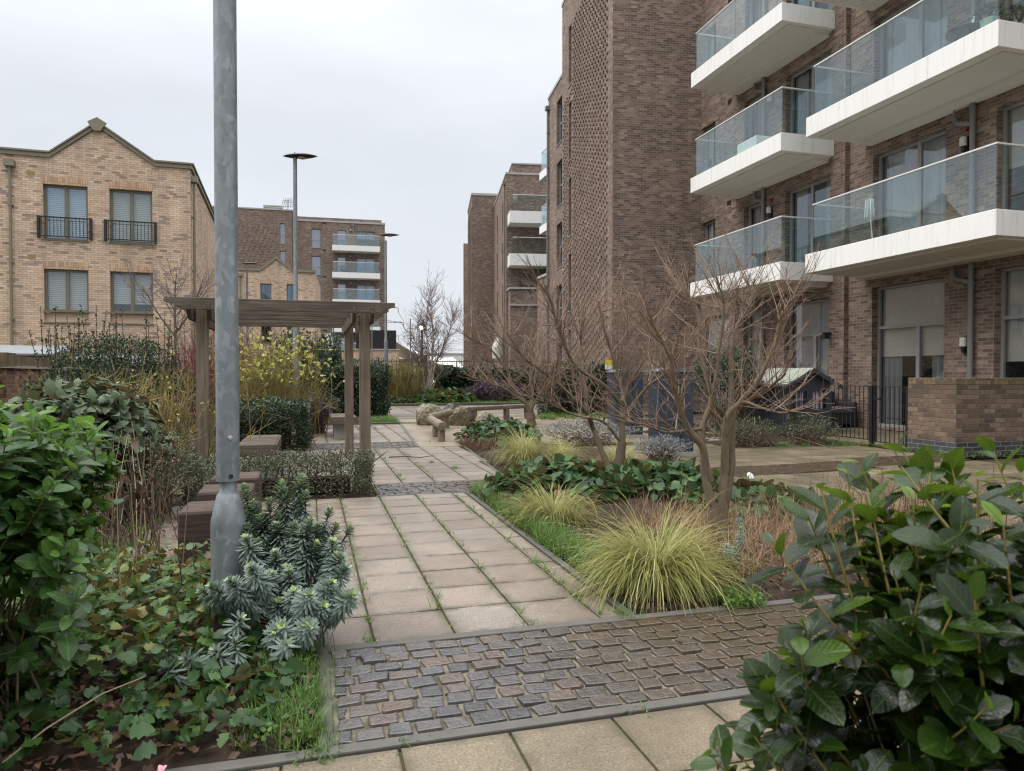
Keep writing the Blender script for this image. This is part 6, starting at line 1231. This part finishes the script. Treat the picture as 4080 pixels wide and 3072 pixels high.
e = [(5.392, 17.166, 0.30), (5.608, 17.007, 0.788), (5.799, 16.853, 1.021), (6.1, 16.8, 1.5)]
bare_tree('bare_tree', 'furthest bare tree, beside the boulders, with a white bag caught in it', 'tree', [(5.435, 17.147, -.02), (5.41, 17.16, .2), (5.39, 17.166, .36)], .10, [a, b, c, d, e], [(.06, .012), (.05, .012), (.04, .012), (.03, .01), (.04, .01)], 143, 18, 1.0, tw=.0045, group=G, sub=6, upb=.7, curve=.10)
bg = MB().tube([(4.70, 17.75, 2.28), (4.70, 17.75, 2.20), (4.69, 17.75, 2.0), (4.72, 17.76, 1.72), (4.72, 17.76, 1.64)], [.01, .08, .15, .17, .05], 9); tag(bg.build('plastic_bag', plain('dirty_white_plastic', (.62, .62, .52), .6, vary=.2)), 'crumpled white bag hanging in the furthest bare tree', 'bag')
s1 = [(4.98, 31.33, .2), (4.895, 31.299, 0.888), (4.81, 31.27, 1.416), (4.686, 31.252, 1.901), (4.525, 31.248, 2.626), (4.365, 31.244, 3.389)]; s2 = [(5.019, 31.317, 0.2), (5.042, 31.322, 1.009), (5.064, 31.327, 1.701), (5.029, 31.352, 2.596), (4.955, 31.388, 3.409), (5.038, 31.382, 4.467)]
s3 = [(5.08, 31.30, 0.2), (5.167, 31.338, 1.009), (5.238, 31.384, 1.824), (5.309, 31.429, 2.643), (5.302, 31.499, 3.587), (5.275, 31.575, 4.492), (5.247, 31.647, 5.195)]; s4 = [(5.12, 31.29, 0.3), (5.345, 31.287, 1.62), (5.589, 31.268, 2.191), (5.914, 31.23, 2.927), (6.081, 31.234, 3.584), (6.209, 31.247, 3.996)]
s5 = [(4.98, 31.33, .25), (4.802, 31.491, 0.804), (4.624, 31.66, 1.621)]; s6 = [(5.12, 31.29, .3), (5.391, 31.326, 1.008), (5.527, 31.395, 1.253)]
bare_tree('birch_tree', 'white-stemmed multi-trunk birch, leafless, in the gap between the buildings', 'tree', [(5.05, 31.3, -.05), (5.05, 31.3, .1), (5.05, 31.3, .25)], .10, [s1, s2, s3, s4, s5, s6], [(.055, .012), (.07, .014), (.07, .012), (.05, .012), (.03, .01), (.03, .01)], 144, 15, 1.05, curve=.16, flat=.0, sub=7, subl=.5, tw=.0062, mats=('birch', 'birchtwig'), lo=.2, upb=.55)
k1 = [(-3.85, 22.76, .5), (-3.855, 22.771, 2.2), (-3.852, 22.781, 3.4), (-3.797, 22.775, 4.3)]; k2 = [(-3.85, 22.77, 2.4), (-4.3, 22.7, 3.1), (-4.7, 22.7, 3.9)]; k3 = [(-3.85, 22.77, 2.5), (-3.4, 22.7, 3.2), (-3.0, 22.6, 4.2)]
bare_tree('bare_sapling', 'thin leafless sapling against the corner of the nearest tan house', 'tree', [(-3.85, 22.76, -.02), (-3.85, 22.76, .3), (-3.85, 22.76, .6)], .045, [k1, k2, k3], [(.045, .012), (.03, .01), (.03, .01)], 145, 10, 1.1, curve=.2, flat=0, sub=5, tw=.006, mats=('stalk', 'birchtwig'), lo=.35, upb=.4)
# small white litter and pots
for i, (x, y) in enumerate(((4.55, 8.0), (5.15, 7.45))): tag(MB().prism([(x, y, .02), (x + .07, y, .02), (x + .08, y + .03, .06), (x + .03, y + .02, .08), (x - .01, y, .05)], (.01, .05, .01)).build('paper_scrap', M['white']), ['white scrap of paper in front of the nearer navy cabinet', 'tiny white scrap on the dark brick paver band'][i], 'litter')
rng = np.random.default_rng(9)
for i, (x, y, lab) in enumerate(((11.6, 9.75, 'pale green planter with leafy plant on the upper right balcony corner'), (12.2, 9.7, 'second pale planter beside it, nearer the wall, on the upper right balcony'))):
    t = thing('potted_plant', lab, 'plant pot', (x, y, 7.29), 0, 'planters on the upper right balcony'); MB().lathe([(.10, 7.292), (.15, 7.56), (.155, 7.58), (.13, 7.575)], x, y, 18).build('pot', plain('sage_pot', (.42, .48, .40), .6), t); q = QB(); leafcloud(q, rng, ell(rng, 160, (x, y, 7.66), (.2, .2, .2), 7.5), .09, .04, full=True); q.build('foliage', M['hedge'], t)

grasspatch('small weeds along the foot of the brick garden wall and gate post', [(9.5, 9.66, 8.6, 9.5, 9), (9.5, 9.66, 10.2, 10.5, 4), (9.7, 12.5, 8.45, 8.6, 14)], 151, 12, .14, .006, clover=1.5)
tw_ = QB(); tw_.tube([(1.16, 11.0, .01), (1.4, 10.85, .03), (1.62, 10.78, .012), (1.85, 10.95, .02)], [.010, .009, .007, .004], 6, .3); tw_.tube([(1.5, 10.81, .02), (1.6, 10.68, .02)], [.005, .003], 5, .3); tag(tw_.build('fallen_twig', M['stalk']), 'brown fallen twig lying across the path slabs by the sand-coloured gravel', 'twig')
ds = QB(); ds.tube([(-.98, 2.62, .03), (-.85, 2.66, .12), (-.70, 2.72, .19), (-.58, 2.78, .21)], [.0035, .0035, .003, .002], 6, .8); tag(ds.build('dry_stem', M['stalk']), 'single pale dry stem curving over the dead leaves at the lower left', 'stem')
pp = plain('pink_petal', (.62, .32, .38), .6)
for i, (x, y) in enumerate(((-.60, 2.47), (-.47, 2.48))):
    q = QB(); rp = np.random.default_rng(200 + i); n = 5; leaves(q, np.repeat(np.array([[x, y, .012]]), n, 0), rp.normal(0, 1, (n, 3)) + UP * .6, UP + rp.normal(0, .4, (n, 3)), .022, .018, ROUND, .3, .3, .5); tag(q.build('fallen_blossom', pp), ['fallen pink blossom at the bottom edge, further left', 'fallen pink blossom at the bottom edge, nearer the cobbles'][i], 'blossom')
for i, (u0, u1, o, lab) in enumerate(((-.75, -.1, 0, 'white cloth hung over the dark terrace screen, left one'), (.25, .9, 0, 'white cloth hung over the dark terrace screen, right one'))):
    c = MB(); n = 8
    for k in range(n):
        a, b_ = u0 + (u1 - u0) * k / n, u0 + (u1 - u0) * (k + 1) / n; s0, s1 = .06 * math.sin(k * 1.7), .06 * math.sin((k + 1) * 1.7); sk = .5 * (i - .3)
        c.add([BF(a + sk, 5.46 + s0, 4.1), BF(b_ + sk, 5.46 + s1, 4.1), BF(b_, 5.44 + s1, 5.66), BF(a, 5.44 + s0, 5.66)], [(0, 1, 2, 3)])
    o_ = c.build('hanging_cloth', M['white']); md = o_.modifiers.new('thick', 'SOLIDIFY'); md.thickness = .02; tag(o_, lab, 'cloth')
b = MB(); fbox(b, BF, 3.65, 6.1, .9, 1.4, 15.93, 16.75); tag(b.build('storage_bench', M['pipe'], bevel=.05), 'long dark grey storage box on the top balcony of the far brown block', 'storage box')
ch = thing('garden_chair', 'round woven chair on the second balcony of the far brown block', 'chair', BF(2.6, .9, 12.85)); b = MB(); b.tube([BF(2.6, .9, 13.2), BF(2.6, .9, 13.26)], .38, 14); b.build('seat', M['pipe'], ch); b = MB(); [b.tube([BF(2.6 + .3 * math.cos(a), .9 + .3 * math.sin(a), 12.86), BF(2.6, .9, 13.2)], .03, 5) for a in (0, 2.1, 4.2)]; b.build('leg', M['black'], ch); b = MB(); b.tube([BF(2.3, .6, 13.3), BF(2.25, .55, 13.75)], [.3, .38], 14); b.build('backrest', M['pipe'], ch)
